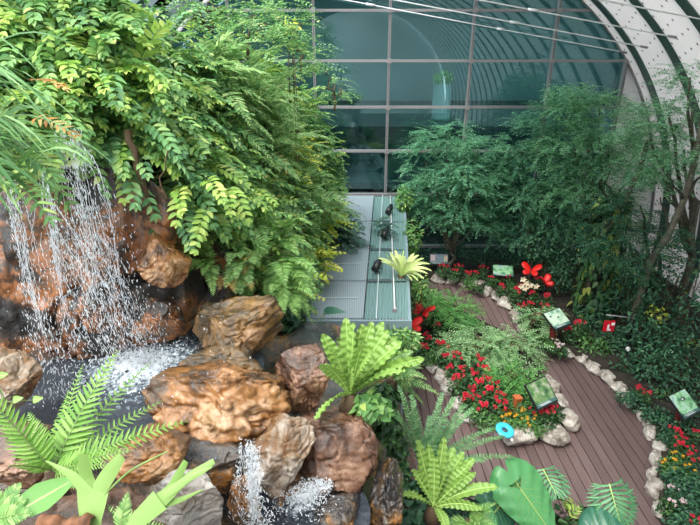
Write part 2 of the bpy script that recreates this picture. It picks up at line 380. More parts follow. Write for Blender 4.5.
zs = [0.0, .5, 1.98, 3.13, 4.22, 5.3, 6.4, 7.5]
zs_full = [-.02]+zs[1:]+[8.4]
xs = [XR-2.01*k for k in range(7)]
xs = [6.66, 4.86, 2.91, .94, -.86, -2.85, -4.85]
mb = MB(); G = []
def arch_z(x): 
    d = VR**2-(x-VXC)**2
    return VZC+math.sqrt(max(d, 0))
xx = np.linspace(-5.5, 6.66, 60)
mb.grid(np.array([[(x, YW+.02, -.02), (x, YW+.02, arch_z(x)-.02)] for x in xx]))
part(mb, 'pane', glassmat(), win, False)
for x in xs:
    mb = MB(); zt = arch_z(x); mb.box((x, YW-.03, zt/2), (.06, .12, zt)); mb.box((x-.018, YW-.1, zt/2), (.014, .05, zt)); mb.box((x+.018, YW-.1, zt/2), (.014, .05, zt))
    part(mb, 'mullion', M['steel'], win, False)
for z in zs:
    r = math.sqrt(max(.01, (VR**2-(z-VZC)**2))); x0, x1 = max(VXC-r, -5.5), min(VXC+r, 6.66)
    mb = MB(); mb.box(((x0+x1)/2, YW-.02, z+.03), (x1-x0, .1, .06)); part(mb, 'transom', M['steel'], win, False)
mb = MB()
for x in xs:
    for z in zs[1:]:
        if z < arch_z(x): mb.box((x, YW-.12, z+.03), (.11, .08, .1))
part(mb, 'clamp', M['steel'], win, False)
# solid white end wall right of the glazing
mb = MB(); xx = np.linspace(6.7, VXC+VR, 24)
mb.grid(np.array([[(x, YW+.03, -.05), (x, YW+.03, arch_z(x)+.02)] for x in xx]))
mb.grid(np.array([[(x, YW+.13, -.05), (x, YW+.13, arch_z(x)+.02)] for x in xx]))
tag(mb.build('wall_right', M['whitewall'], smooth=False), kind='structure')

# barrel vault: white perforated bays between dark green ribs
def vaultmat():
    m, nt, out = newmat('perforated_panel'); L = nt.links.new
    tc = N(nt, 'ShaderNodeTexCoord'); sp = N(nt, 'ShaderNodeSeparateXYZ'); L(tc.outputs['UV'], sp.inputs[0])
    def math_(op, a, b=None):
        n = N(nt, 'ShaderNodeMath', operation=op)
        for i, v in enumerate((a, b)):
            if v is None: continue
            if isinstance(v, (int, float)): n.inputs[i].default_value = v
            else: L(v, n.inputs[i])
        return n.outputs[0]
    u, v = sp.outputs[0], sp.outputs[1]
    row = math_('FLOOR', math_('DIVIDE', v, .27))
    us = math_('ADD', u, math_('MULTIPLY', row, .11))
    fu = math_('ABSOLUTE', math_('SUBTRACT', math_('FRACT', math_('DIVIDE', us, .34)), .5))
    fv = math_('ABSOLUTE', math_('SUBTRACT', math_('FRACT', math_('DIVIDE', v, .27)), .5))
    hole = math_('MULTIPLY', math_('LESS_THAN', fu, .075), math_('LESS_THAN', fv, .095))
    st = math_('LESS_THAN', math_('FRACT', math_('DIVIDE', v, .065)), .3)
    base = ramp(nt, [(0, lin(204, 196, 193)), (1, lin(178, 170, 168))], st)
    mx = N(nt, 'ShaderNodeMix', data_type='RGBA'); L(hole, mx.inputs[0]); L(base, mx.inputs[6]); mx.inputs[7].default_value = lin(56, 54, 56)
    b = N(nt, 'ShaderNodeBsdfPrincipled', Roughness=.6); L(mx.outputs[2], b.inputs['Base Color']); t = N(nt, 'ShaderNodeBsdfTranslucent'); L(mx.outputs[2], t.inputs[0])
    ms = N(nt, 'ShaderNodeMixShader'); ms.inputs[0].default_value = .22; L(b.outputs[0], ms.inputs[1]); L(t.outputs[0], ms.inputs[2]); L(ms.outputs[0], out.inputs[0]); return m
ribs_y = [12.93]+[11.4-1.45*k for k in range(22)]
mb = MB(); angs = np.radians(np.linspace(-9, 84, 64))
edges = [13.62]+[y for y in ribs_y]
for i in range(len(edges)-1):
    a, b = edges[i], edges[i+1]+.13
    a = a if i == 0 else a-.13
    G = [[(VXC+VR*math.cos(t), y, VZC+VR*math.sin(t)) for y in (a, b)] for t in angs]
    uv = [[(VR*t, y) for y in (a, b)] for t in angs]
    mb.grid(G, uv)
vault = mb.build('ceiling', vaultmat()); tag(vault, kind='structure')
for i, y in enumerate(ribs_y+[13.55]):
    mb = MB(); an = np.radians(np.linspace(-9, 189, 90)); wy = .15 if i < len(ribs_y) else .06
    prof = [(-wy, -.02), (wy, -.02), (wy, .16), (-wy, .16)]
    G = [[(VXC+(VR+dr)*math.cos(t), y+dy, VZC+(VR+dr)*math.sin(t)) for dy, dr in prof+prof[:1]] for t in an]
    mb.grid(G); part(mb, 'rib', M['ribgreen'] if i < len(ribs_y) else M['steel'], vault)
# far end of the hall behind the viewer, and the dim hall beyond the glass
mb = MB(); xx = np.linspace(VXC-VR, VXC+VR, 40)
mb.grid(np.array([[(x, -19.5, -.05), (x, -19.5, arch_z(x))] for x in xx])); tag(mb.build('wall_front', M['whitewall'], smooth=False), kind='structure')
M['hall'] = plain('hall_wall', lin(96, 116, 116), .8, var=.2, scale=.6)
mb = MB()
mb.box((0, 23, 4), (22, .2, 8.4)); mb.box((-11, 18.3, 4), (.2, 9.3, 8.4)); mb.box((11, 18.3, 4), (.2, 9.3, 8.4))
tag(mb.build('wall_back', M['hall'], smooth=False), kind='structure')
mb = MB(); mb.box((0, 14.6, 8.6), (22, 1.8, .2)); mb.box((0, 20.4, 8.6), (22, 5.4, .2)); tag(mb.build('ceiling_hall', M['hall'], smooth=False), kind='structure')
mb = MB(); mb.box((0, 19.4, 3.3), (22, 7.2, .3)); M['slab'] = plain('hall_slab', lin(44, 56, 58), .8); tag(mb.build('floor_upper', M['slab'], smooth=False), kind='structure')

p = at(440, 124, 17.0); p[2] = 3.45
r = thing('planter_column', 'tall pale round planter with a clipped green bush, seen behind the teal glass', 'planter', p)
mb = MB(); mb.tube([p, p+[0, 0, .12], p+[0, 0, .12001], p+[0, 0, 1.12]], .29, .27, 20); part(mb, 'pedestal', plain('pale_pedestal', lin(112, 130, 130), .5), r)
mb = MB(); leafy(mb, p+[0, 0, 1.25], (.32, .32, .24), 500, .09, .05); part(mb, 'bush', M['bush'], r)

# tie rods across the vault
for lab, (px, py), Y, c in (('steel tie rod meeting the vault at the top corner of the glazing', (628, 53), 13.3, (400, 13)),
                     ('steel tie rod just above the one meeting the corner of the glazing', (660, 50), 12.2, (457, 14)),
                     ('long steel tie rod ending on the second broad white vault bay', (700, 42), 10.9, (455, 0)),
                     ('uppermost steel tie rod at the top right, nearest the viewer', (700, 19), 9.6, (583, 0))):
    a = at(px, py, Y); d = np.array([-1, 0, .168]); d /= np.linalg.norm(d)
    b_ = a.copy()
    def hit(p0, dd):
        ox, oz = p0[0]-VXC, p0[2]-VZC; B = ox*dd[0]+oz*dd[2]; C = ox*ox+oz*oz-VR**2
        return p0+dd*(-B+math.sqrt(B*B-C)) 
    e1 = hit(a, -d); e0 = hit(a, d)
    r = thing('tie_rod', lab, 'rod', e1)
    mb = MB(); mb.tube(np.linspace(e1, e0, 12), .013, .013, 8); part(mb, 'rod', M['cable'], r)
    mb = MB(); mb.tube([e1+d*.03, e1+d*.2], .028, .022, 8); part(mb, 'end_fitting', M['steel'], r)
    for f_ in (.33, .66):
        q = e1+(e0-e1)*f_; mb = MB(); mb.tube([q-d*.1, q+d*.1], .03, .03, 8); part(mb, 'turnbuckle', M['cable'], r)

# dark gantry beam at the upper left, in front of the glazing
a, b = at(112, -14, 11.5), at(212, 16, 11.5)
mb = MB(); mb.beam(a, b, .5, .28); mb.beam(a+[0, -.26, .17], b+[0, -.26, .17], .05, .06); tag(mb.build('trim_1', M['steeldark'], smooth=False), kind='structure')

# ================================================================== CANOPY OVER THE ENTRANCE
ZC = 2.0
def canopy_pt(u, v, dz=0):      # u across 0..1 (left to right), v along 0..1 (near to far)
    a = np.array([-.70, 6.72]); b = np.array([.87, 6.72]); c = np.array([-.42, 13.3]); d = np.array([1.42, 13.3])
    q = (a*(1-u)+b*u)*(1-v)+(c*(1-u)+d*u)*v
    return np.array([q[0], q[1], ZC+dz])
root = thing('walkway_canopy', 'long low canopy roof of grey grating and teal ribbed sheets running to the glass wall', 'canopy', canopy_pt(.5, .5, 0))
def gratemat():
    m, nt, out = newmat('fine_grating'); L = nt.links.new
    tc = N(nt, 'ShaderNodeTexCoord'); b = N(nt, 'ShaderNodeBsdfPrincipled', Roughness=.5)
    w1 = N(nt, 'ShaderNodeTexWave', Scale=9.0, bands_direction='Y'); L(tc.outputs['Object'], w1.inputs[0])
    w2 = N(nt, 'ShaderNodeTexWave', Scale=9.0, bands_direction='X'); L(tc.outputs['Object'], w2.inputs[0])
    a = N(nt, 'ShaderNodeMath', operation='MULTIPLY'); L(w1.outputs['Fac'], a.inputs[0]); L(w2.outputs['Fac'], a.inputs[1])
    L(ramp(nt, [(0, lin(142, 152, 158)), (.5, lin(124, 136, 142)), (1, lin(86, 98, 104))], a.outputs[0]), b.inputs['Base Color']); L(b.outputs[0], out.inputs[0]); return m
GR = gratemat(); RIB = plain('teal_ribbed_sheet', lin(104, 132, 130), .45); RIB2 = plain('pale_ridge', lin(176, 188, 188), .5)
vs = [0, .2, .42, .68, 1]
for i in range(4):
    mb = MB(); v0, v1 = vs[i]+.004, vs[i+1]-.004; u1 = .56
    mb.grid([[canopy_pt(u, v, .05) for v in np.linspace(v0, v1, 4)] for u in np.linspace(0, u1, 4)])
    mb.grid([[canopy_pt(u, v, .0) for v in np.linspace(v0, v1, 4)] for u in np.linspace(0, u1, 4)])
    for v in (v0, v1): mb.beam(canopy_pt(0, v, .03), canopy_pt(u1, v, .03), .02, .06)
    for u in (0, .28, u1): mb.beam(canopy_pt(u, v0, .035), canopy_pt(u, v1, .035), .02, .06)
    o = part(mb, 'grating_panel', GR, root, False)
    if i < 2:
        mb = MB()
        v = v0+(v1-v0)*.5; mb.beam(canopy_pt(.05, v, .065), canopy_pt(.5, v, .065), .018, .014)
        o2 = mb.build('stiffener', RIB2, o, False); o2.data.transform(Matrix.Translation(-Vector(root.location)))
for i in range(4):
    mb = MB(); v0, v1 = vs[i]+.004, vs[i+1]-.004
    us = np.linspace(.575, 1, 57)
    zz = np.array([0, .016, .016, 0]*15)[:57]
    mb.grid([[canopy_pt(u, v, .03+z) for v in np.linspace(v0, v1, 3)] for u, z in zip(us, zz)])
    part(mb, 'ribbed_sheet', RIB, root, False)
    if i:
        mb = MB(); mb.beam(canopy_pt(.58, vs[i], .05), canopy_pt(.82, vs[i], .05), .1, .03); part(mb, 'joint_strap', M['steeldark'], root, False)
mb = MB(); mb.beam(canopy_pt(.69, 0, .06), canopy_pt(.69, 1, .06), .016, .02); part(mb, 'ridge_bar', RIB2, root, False)
FR = plain('slate_fascia', lin(118, 136, 142), .5)
mb = MB(); mb.beam(canopy_pt(-.02, -.005, -.1), canopy_pt(1.02, -.005, -.1), .05, .3); part(mb, 'fascia', FR, root, False)
for u in (-.01, 1.0):
    mb = MB(); mb.beam(canopy_pt(u, 0, -.06), canopy_pt(u, 1, -.06), .05, .2); part(mb, 'side_rail', FR, root, False)
for u, v in ((.05, .02), (.95, .02), (.95, .5), (.05, .5), (.05, .98), (.95, .98)):
    q = canopy_pt(u, v, -.1); mb = MB(); mb.box((q[0], q[1], q[2]/2), (.08, .08, q[2])); part(mb, 'post', FR, root, False)
# conduit with three dark spotlights
a, b = canopy_pt(.86, .04, .09), canopy_pt(.8, .97, .09)
r = thing('conduit_rail', 'thin pale pipe running along the top of the canopy roof', 'pipe', a)
mb = MB(); mb.tube(np.linspace(a, b, 8), .013, .013, 8); part(mb, 'pipe', M['cable'], r)
for k in (0, .33, .66, 1):
    q = a+(b-a)*k; mb = MB(); mb.box(q-np.array([0, 0, .03]), (.07, .07, .06)); part(mb, 'bracket', M['steel'], r, False)
for lab, (px, py) in (('dark spotlight on the canopy roof beside the striped rosette plant', (378, 263)),
                      ('dark spotlight in the middle of the three on the canopy roof', (386, 231)),
                      ('dark spotlight on the canopy roof closest to the glass wall', (390, 208))):
    q = onz(px, py, ZC+.22); r = thing('spotlight', lab, 'light fitting', q-np.array([0, 0, .16]), 'spotlights along the canopy roof')
    mb = MB(); mb.tube([q-[0, 0, .16], q-[0, 0, .02]], .018, .018, 8); mb.tube([q+[-.07, 0, -.1], q+[-.07, 0, .02]], .008, .008, 5); mb.tube([q+[.07, 0, -.1], q+[.07, 0, .02]], .008, .008, 5); mb.tube([q+[-.07, 0, -.1], q+[.07, 0, -.1]], .01, .01, 5); part(mb, 'bracket', M['black'], r)
    mb = MB(); e = q+np.array([-.06, -.12, -.08]); s = q+np.array([.04, .08, .05]); mb.tube([s, s+(e-s)*.3, s+(e-s)*.31, e], .04, .07, 14); part(mb, 'lamp_housing', M['black'], r)

# ================================================================== BEDS
def bed(name, px_pts, h=.16):
    pts = [onz(x, y, 0)[:2] if not isinstance(x, float) else (x, y) for x, y in px_pts]
    me = bpy.data.meshes.new(name); n = len(pts)
    V = [(x, y, -.05) for x, y in pts]+[(x, y, h) for x, y in pts]
    me.from_pydata(V, [], [list(range(n, 2*n))]+[[i, (i+1) % n, n+(i+1) % n, n+i] for i in range(n)])
    me.materials.append(M['soil']); o = bpy.data.objects.new(name, me); COL.objects.link(o); return tag(o, kind='structure')
ISL = [(404, 354), (425, 360), (440, 377), (453, 401), (470, 421), (500, 437), (540, 440), (563, 428), (557, 404), (545, 386), (528, 362), (503, 337), (470, 322), (440, 302), (418, 296)]
RGT = [(547, 347), (572, 357), (602, 377), (627, 402), (650, 430), (660, 455), (654, 485), (662, 527)]
BCK = [(432, 281), (456, 284), (482, 290), (509, 309), (524, 333), (547, 347)]
def bedpts(L): return [tuple(float(c) for c in onz(x, y, 0)[:2]) for x, y in L]
bed('ground_island', [(.2, 9.0), (.2, 12.0)][:1]+bedpts(ISL)+[(.2, 11.3)])
bed('ground_right', bedpts(BCK)+bedpts(RGT)[1:]+[(4.4, 3.2), (9.0, 3.2), (9.0, 13.5), (.9, 13.5), (.9, 12.6)])

# border stones
def stones(line, label, group, size, seed, skip=()):
    P = np.array(bedpts(line)); seg = np.linalg.norm(np.diff(P, axis=0), axis=1); cum = np.r_[0, np.cumsum(seg)]
    r = np.random.default_rng(seed); d = size*.35; k = 0
    while d < cum[-1]:
        s = size*r.uniform(.75, 1.25)
        x, y = np.interp(d, cum, P[:, 0]), np.interp(d, cum, P[:, 1]); j = np.searchsorted(cum, d)-1; t = P[min(j+1, len(P)-1)]-P[j]
        V, F = rock_shape((s*1.15, s*.8, s*.75), seed*50+k, sub=4, facets=10, rough=.1, cracks=.02)
        o = bpy.data.objects.new('border_stone', tri_mesh('border_stone', V, F, M['stone'])); COL.objects.link(o)
        o.location = (x+r.normal(0, .02), y+r.normal(0, .02), s*.24); o.rotation_euler = (r.uniform(-.3, .3), r.uniform(-.3, .3), math.atan2(t[1], t[0])+r.normal(0, .2))
        tag(o, label, 'stone', group); d += s*1.02; k += 1
stones(ISL[:7], 'pale rough border stone along the near left rim of the flower island', 'stones round the flower island', .36, 3)
stones([(508, 441), (530, 444), (550, 441), (566, 431), (562, 410), (550, 390), (541, 380)], 'pale blocky stone banked around the rounded tip of the flower island', 'stones at the tip of the flower island', .46, 4)
stones(RGT, 'pale rounded stone edging the bed on the right of the deck', 'stones along the right bed', .30, 5)
stones(BCK, 'pale stone edging the back bed under the glass wall', 'stones along the back bed', .34, 6)


# ================================================================== PLANTS: right side and garden
def tube_curve(a, b, sag=0, n=8, wob=.05, seed=0):
    r = np.random.default_rng(seed); t = np.linspace(0, 1, n)[:, None]
    P = np.asarray(a)*(1-t)+np.asarray(b)*t; P[:, 2] += sag*4*(t*(1-t))[:, 0]
    P[1:-1] += r.normal(0, wob, (n-2, 3)); return P
def tree(label, base, blobs, mat, nper, fl=.42, trunk_r=.05, seed=1, bark='bark', lL=.075, lW=.03, pairs=8, tops=None, name='feathery_tree', cat='tree', group=None, layers=True):
    """blobs: (centre, radii). Fronds lie in flat fans around branch ends inside each blob."""
    r = thing(name, label, cat, base, group); base = np.asarray(base, float)
    fr = Fr(); rg = np.random.default_rng(seed)
    fork = np.array([base[0], base[1], base[2]+max(.25, .45*(min(b[0][2] for b in blobs)-base[2]))])
    tm = MB(); tm.tube(tube_curve(base, fork, 0, 6, .03, seed), trunk_r, trunk_r*.75, 8)
    br = []
    for k, (c, rad) in enumerate(blobs):
        c = np.asarray(c, float); rad = np.asarray(rad, float)
        bm_ = MB(); bm_.tube(tube_curve(fork, c, .1, 7, .05, seed+k), trunk_r*.6, trunk_r*.2, 6); br.append(bm_)
        nf = max(8, int(nper*rad[0]*rad[1]*22)); ncl = max(3, nf//7)
        d = unit(rg.normal(0, 1, (ncl, 3))); ends = c+d*rad*rg.uniform(.35, 1, ncl)[:, None]**.6
        for e in ends:
            az0 = math.atan2(e[1]-c[1], e[0]-c[0])
            for q in range(7):
                az = az0+rg.normal(0, 1.1); el = rg.normal(.12, .22)
                dd = np.array([math.cos(az)*math.cos(el), math.sin(az)*math.cos(el), math.sin(el)])
                fr.frond(e+rg.normal(0, .05, 3), dd, fl*rg.uniform(.65, 1.2), pairs, lL, lW, rg.uniform(.3, .8), 62, .1, sh_pin, stem=0, seg=4, twist=rg.normal(0, .25))
    part(tm, 'trunk', M[bark], r)
    for b in br: part(b, 'branch', M[bark], r)
    part(fr.leaves(T_SIMPLE), 'crown', M[mat], r, False)
    return r

def bl(px, py, Y, rx, rz=None, ry=None):      # a blob whose silhouette radius is rx px wide, rz px high
    c = at(px, py, Y); dep = (c-[0, 0, H]) @ FW; k = dep/FPX; rz = rx*.7 if rz is None else rz
    return (c, (rx*k, (ry if ry else rx*.8)*k, rz*k*1.05))
def gnd(px, py, Y): p = at(px, py, Y); return np.array([p[0], p[1], .1])

tree('feathery green tree standing before the glass wall just right of the canopy roof', gnd(452, 250, 12.4),
     [bl(446, 140, 12.5, 30, 16), bl(478, 150, 12.3, 26, 15), bl(425, 160, 12.6, 20, 18), bl(466, 172, 12.2, 42, 18), bl(436, 190, 12.4, 32, 18), bl(484, 186, 12.2, 26, 18), bl(458, 212, 12.3, 38, 18), bl(425, 205, 12.5, 20, 15), bl(485, 222, 12.3, 20, 14)],
     'tree', 34, trunk_r=.05, seed=3)
tree('middle feathery tree rising against the glass wall behind the green sign board', gnd(532, 262, 12.2),
     [bl(520, 140, 12.3, 26, 22), bl(545, 120, 12.2, 30, 15), bl(510, 165, 12.2, 22, 20), bl(540, 165, 12, 36, 20), bl(525, 200, 12.1, 34, 20), bl(556, 215, 11.9, 30, 20), bl(520, 232, 12.2, 26, 16)],
     'tree', 34, trunk_r=.05, seed=4)
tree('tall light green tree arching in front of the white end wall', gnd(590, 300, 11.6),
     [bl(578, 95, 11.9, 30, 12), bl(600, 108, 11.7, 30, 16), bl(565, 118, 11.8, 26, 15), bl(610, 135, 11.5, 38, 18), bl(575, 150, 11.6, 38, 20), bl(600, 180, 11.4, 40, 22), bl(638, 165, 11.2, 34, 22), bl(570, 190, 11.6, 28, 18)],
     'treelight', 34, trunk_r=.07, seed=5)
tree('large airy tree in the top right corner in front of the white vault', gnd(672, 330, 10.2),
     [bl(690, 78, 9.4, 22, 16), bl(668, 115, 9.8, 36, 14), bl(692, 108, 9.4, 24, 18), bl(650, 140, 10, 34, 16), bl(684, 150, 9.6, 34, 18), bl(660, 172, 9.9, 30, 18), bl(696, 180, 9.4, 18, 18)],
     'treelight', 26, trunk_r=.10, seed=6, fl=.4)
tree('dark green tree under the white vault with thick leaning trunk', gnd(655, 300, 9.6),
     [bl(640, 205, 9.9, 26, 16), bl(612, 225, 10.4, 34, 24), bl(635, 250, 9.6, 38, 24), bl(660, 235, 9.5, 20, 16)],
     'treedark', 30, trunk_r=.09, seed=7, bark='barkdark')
# bare leaning trunks at the right
for lab, pts, r0 in (('thick grey leaning trunk at the far right against the white vault', [(650, 262, 9.2), (668, 235, 9.2), (684, 200, 9.2), (694, 165, 9.2), (704, 110, 9.2)], .075),
                     ('slimmer grey forked trunk left of the thick leaning trunk', [(600, 240, 10.2), (612, 222, 10.2), (622, 205, 10.2), (640, 170, 10.2), (648, 140, 10.2)], .07)):
    P = np.array([at(*q) for q in pts]); b = P[0].copy(); b[2] = .1; b[0] -= .1
    r = thing('tree_trunk', lab, 'tree', b)
    mb = MB(); mb.tube(np.vstack([b, P]), r0, r0*.55, 10); part(mb, 'trunk', M['bark'], r)
    for k, (o1, o2) in enumerate((((-.25, .1, .7), 2), ((.3, 0, .55), 3), ((-.5, -.1, .5), 3))):
        mb = MB(); mb.tube(tube_curve(P[o2-1], P[o2-1]+np.array(o1), .05, 6, .03, k), r0*.4, r0*.12, 6); part(mb, 'branch', M['barkdark'], r)

# climber column with pointed leaves
c0 = gnd(590, 318, 10.3); r = thing('climber_post', 'dark post wrapped in a creeper with pointed yellowish leaves', 'climbing plant', c0)
mb = MB(); mb.tube([c0, c0+[0, 0, 2.5]], .1, .09, 10); part(mb, 'post', M['barkdark'], r)
mb = MB()
for q in range(2):
    n = 560 if q == 0 else 80
    z = rng.uniform(.1, 2.75, n); az = rng.uniform(0, 2*PI, n); rad = rng.uniform(.2, .5, n)*(1-.12*z)
    P = c0+np.c_[np.cos(az)*rad, np.sin(az)*rad, z]; out = np.c_[np.cos(az), np.sin(az), np.full(n, .35)]
    D = np.c_[np.cos(az)*.4, np.sin(az)*.4, np.full(n, -1.)]+rng.normal(0, .3, (n, 3))
    L_ = rng.uniform(.13, .22, n); inst(mb, T_HEART, P, D, out, L_, L_*.55)
part(mb, 'foliage', M['creeper'], r)

# shade shrubs of the right bank
def shrub(name, label, c, rad, n, L, W, mat, T=T_SIMPLE, group=None, stem='stembrown', cat='shrub', loc=None, nst=3):
    c = np.asarray(c, float); rad = np.asarray(rad, float); b = np.array([c[0], c[1], .1]) if loc is None else np.asarray(loc, float)
    r = thing(name, label, cat, b, group)
    mb = MB(); leafy(mb, c, rad, n, L, W, T, .35); part(mb, 'foliage', M[mat], r, T is not T_SIMPLE)
    for k in range(nst):
        mb = MB(); mb.tube(tube_curve(b+rng.normal(0, .03, 3)*[1, 1, 0], c+rng.normal(0, .3, 3)*rad, .03, 5, .03, k), .014, .006, 5); part(mb, 'stem', M[stem], r)
    return r
def shr(label, px, py, Y, rx, rz, mat, dens=260, L=.1, W=.045, name='shade_shrub', T=T_SIMPLE, group=None):
    c, rad = bl(px, py, Y, rx, rz); c[2] = max(c[2], rad[2]*.6+.1)
    n = int(dens*4*(rad[0]*rad[2]+rad[0]*rad[1]+rad[1]*rad[2])*.8)
    return shrub(name, label, c, rad, n, L, W, mat, T, group)
g = 'dark shrubs of the shaded right bank'
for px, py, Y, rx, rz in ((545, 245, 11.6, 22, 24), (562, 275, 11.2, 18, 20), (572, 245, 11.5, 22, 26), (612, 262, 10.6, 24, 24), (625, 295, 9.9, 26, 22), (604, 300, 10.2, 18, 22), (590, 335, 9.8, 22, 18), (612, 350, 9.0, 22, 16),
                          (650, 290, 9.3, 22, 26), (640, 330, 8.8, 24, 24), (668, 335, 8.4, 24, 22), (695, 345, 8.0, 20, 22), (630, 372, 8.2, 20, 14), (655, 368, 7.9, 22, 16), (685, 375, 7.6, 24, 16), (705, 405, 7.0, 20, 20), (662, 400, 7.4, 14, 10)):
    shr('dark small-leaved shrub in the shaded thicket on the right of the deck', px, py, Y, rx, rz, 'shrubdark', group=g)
g = 'greener shrubs lit at the right'
for px, py, Y, rx, rz in ((652, 352, 8.3, 16, 12), (676, 352, 8.2, 16, 12), (640, 275, 9.6, 16, 16)):
    shr('mid green airy shrub catching light among the dark thicket on the right', px, py, Y, rx, rz, 'tree', 200, .09, .04, group=g)
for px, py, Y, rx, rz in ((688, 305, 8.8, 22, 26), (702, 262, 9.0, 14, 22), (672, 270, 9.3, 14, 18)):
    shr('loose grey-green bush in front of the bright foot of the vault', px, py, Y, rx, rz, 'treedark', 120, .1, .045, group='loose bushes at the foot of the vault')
shr('shrub of clear yellow leaves in the shaded thicket under the vault', 657, 315, 8.9, 12, 9, 'yellow', 160, .1, .05, 'yellow_shrub')
shr('yellowing shrub at the right edge of the picture under the vault', 692, 346, 8.2, 11, 7, 'yellow', 150, .1, .05, 'yellow_shrub')
shr('low bright green ground cover along the deck edge below the red-post sign', 590, 362, 9.0, 22, 9, 'coverbright', 420, .09, .05, 'ground_cover')
shr('small bright fern clump at the deck edge left of the far right sign', 660, 405, 7.4, 11, 9, 'coverbright', 300, .08, .03, 'ground_cover')

# back bed: bushes under the trees in front of the glass
g = 'dark bushes along the foot of the glass wall'
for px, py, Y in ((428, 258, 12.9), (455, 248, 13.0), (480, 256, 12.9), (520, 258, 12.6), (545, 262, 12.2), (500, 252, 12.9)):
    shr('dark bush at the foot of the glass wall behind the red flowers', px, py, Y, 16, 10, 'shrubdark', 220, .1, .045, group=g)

# island shrubs
def airy(label, base, c, rad, mat, nf, seed, fl=.34):
    """small tree of thin stems carrying flat pinnate sprays"""
    return tree(label, base, [(c+np.array(o)*rad, np.array(rad)*s) for o, s in (((0, 0, .2), .55), ((.5, .1, -.1), .5), ((-.5, 0, 0), .5), ((.1, -.5, -.2), .5), ((0, .5, .1), .5))], mat, nf, fl, .022, seed, 'stembrown', .06, .028, 7, name='airy_shrub', cat='shrub')
c, rd = bl(447, 310, 9.7, 34, 15, 32); airy('airy flat-topped green shrub at the far end of the flower island', [c[0], c[1], .15], c, rd, 'islandgreen', 26, 21)
c, rd = bl(478, 350, 8.6, 46, 24, 36); airy('wide pale green shrub in the middle of the flower island', [c[0], c[1], .15], c, rd, 'island', 34, 22)
c, rd = bl(515, 347, 8.7, 26, 24, 28); airy('pale green shrub on the deck side of the flower island', [c[0]-.1, c[1], .15], c, rd, 'island', 36, 23)
c, rd = bl(512, 383, 7.5, 26, 18, 24); airy('denser green shrub behind the framed picture sign on the island', [c[0], c[1], .15], c, rd, 'islandgreen', 44, 24)
c, rd = bl(541, 318, 9.4, 16, 12, 14); airy('small bright shrub beside the deck behind the island', [c[0]-.2, c[1], .15], c, rd, 'island', 40, 25)

# flowering bed plants: a few prototypes copied, each with its own flower heads
def flowering(name, mats, seed, h=.34, r=.22, nfl=4, n=170, fr_=.04):
    rg = np.random.default_rng(seed); root = thing(name, None, None, (0, 0, 0))
    mb = MB(); leafy(mb, (0, 0, h*.55), (r, r, h*.55), n, .085, .042, T_SIMPLE, .3, squash=0); part(mb, 'foliage', M[mats[0]], root, False)
    for k in range(nfl):
        az = rg.uniform(0, 2*PI); q = r*rg.uniform(.1, .85); p = np.array([math.cos(az)*q, math.sin(az)*q, h*(1.12-.35*(q/r)**2)+rg.uniform(0, .05)])
        m2 = MB(); d = unit(rg.normal(0, 1, (26, 3))+[0, 0, .5]); inst(m2, T_SIMPLE, p+d*fr_*.35, d+rg.normal(0, .5, (26, 3)), d, fr_*.75, fr_*.6)
        part(m2, 'flower_head', M[mats[1]], root, False)
        m3 = MB(); m3.tube([[p[0]*.4, p[1]*.4, .02], p*[.8, .8, .7], p], .006, .004, 4); part(m3, 'stem', M['stem'], root)
    return root
protos = {'red': [flowering('red_flowering_plant', ('cover', 'red'), 31+i, .34, .2, 6+i % 3) for i in range(3)],
          'orange': [flowering('orange_flowering_plant', ('coverbright', 'orange'), 41+i, .24, .19, 4, fr_=.03) for i in range(2)],
          'pale': [flowering('pale_flowering_plant', ('cover', 'pinkpetal'), 51+i, .24, .19, 5, fr_=.03) for i in range(2)],
          'dark': [flowering('bed_plant', ('shrubdark', 'red'), 71+i, .3, .22, 0) for i in range(2)],
          'plain': [flowering('bed_plant', ('coverbright', 'red'), 61+i, .3, .22, 0) for i in range(2)]}
for v in protos.values():
    for q in v: q['_free'] = 1
LB = {'red': ('red flower heads', 'red flowering plant'), 'orange': ('small orange flowers', 'orange flowering plant'), 'pale': ('tiny pale pink flowers', 'pale flowering plant'), 'plain': ('no open flowers', 'bed plant'), 'dark': ('dark leaves and no flowers', 'dark bed plant')}
def plant_at(kind, px, py, where, z=.15, s=1.0):
    pr = protos[kind][rng.integers(len(protos[kind]))]
    if '_free' in pr: del pr['_free']; o = pr
    else: o = copy_tree(pr)
    p = onz(px, py, z+.22); o.location = (p[0], p[1], z); o.rotation_euler = (0, 0, rng.uniform(0, 6)); k = .85*s*rng.uniform(.85, 1.15); o.scale = (k, k, k)
    tag(o, 'plant with %s in the %s' % (LB[kind][0], where), 'plant', '%ss in the %s' % (LB[kind][1], where))
I1 = 'flower island rimmed with pale stones'
for px, py in ((447, 362), (458, 357), (452, 372), (464, 368), (474, 362), (458, 384), (470, 380), (482, 374), (466, 392), (478, 388), (490, 384), (474, 400), (486, 396), (498, 400), (482, 408), (494, 390), (500, 410), (440, 350), (432, 342), (546, 416), (552, 410), (540, 412), (468, 402), (430, 322), (422, 335), (440, 330), (425, 350)):
    plant_at('red', px+rng.normal(0, 1.5), py+rng.normal(0, 1.5), I1)
for px, py in ((503, 418), (513, 418), (524, 420), (534, 418), (524, 410), (508, 410)): plant_at('orange', px, py, I1)
for px, py in ((484, 414), (474, 406), (494, 418), (505, 396), (520, 402), (420, 345), (412, 332), (430, 355), (446, 342), (440, 320), (540, 424), (548, 406)): plant_at('plain', px, py, I1)
B1 = 'back bed under the glass wall'
for px, py in ((442, 270), (452, 274), (460, 270), (468, 276), (476, 272), (490, 280), (484, 270), (500, 288), (508, 280), (516, 296), (524, 288), (530, 304), (520, 308), (536, 296), (544, 310), (535, 320), (572, 335), (578, 328), (548, 300), (540, 284)):
    plant_at('red', px+rng.normal(0, 1.5), py+rng.normal(0, 1), B1)
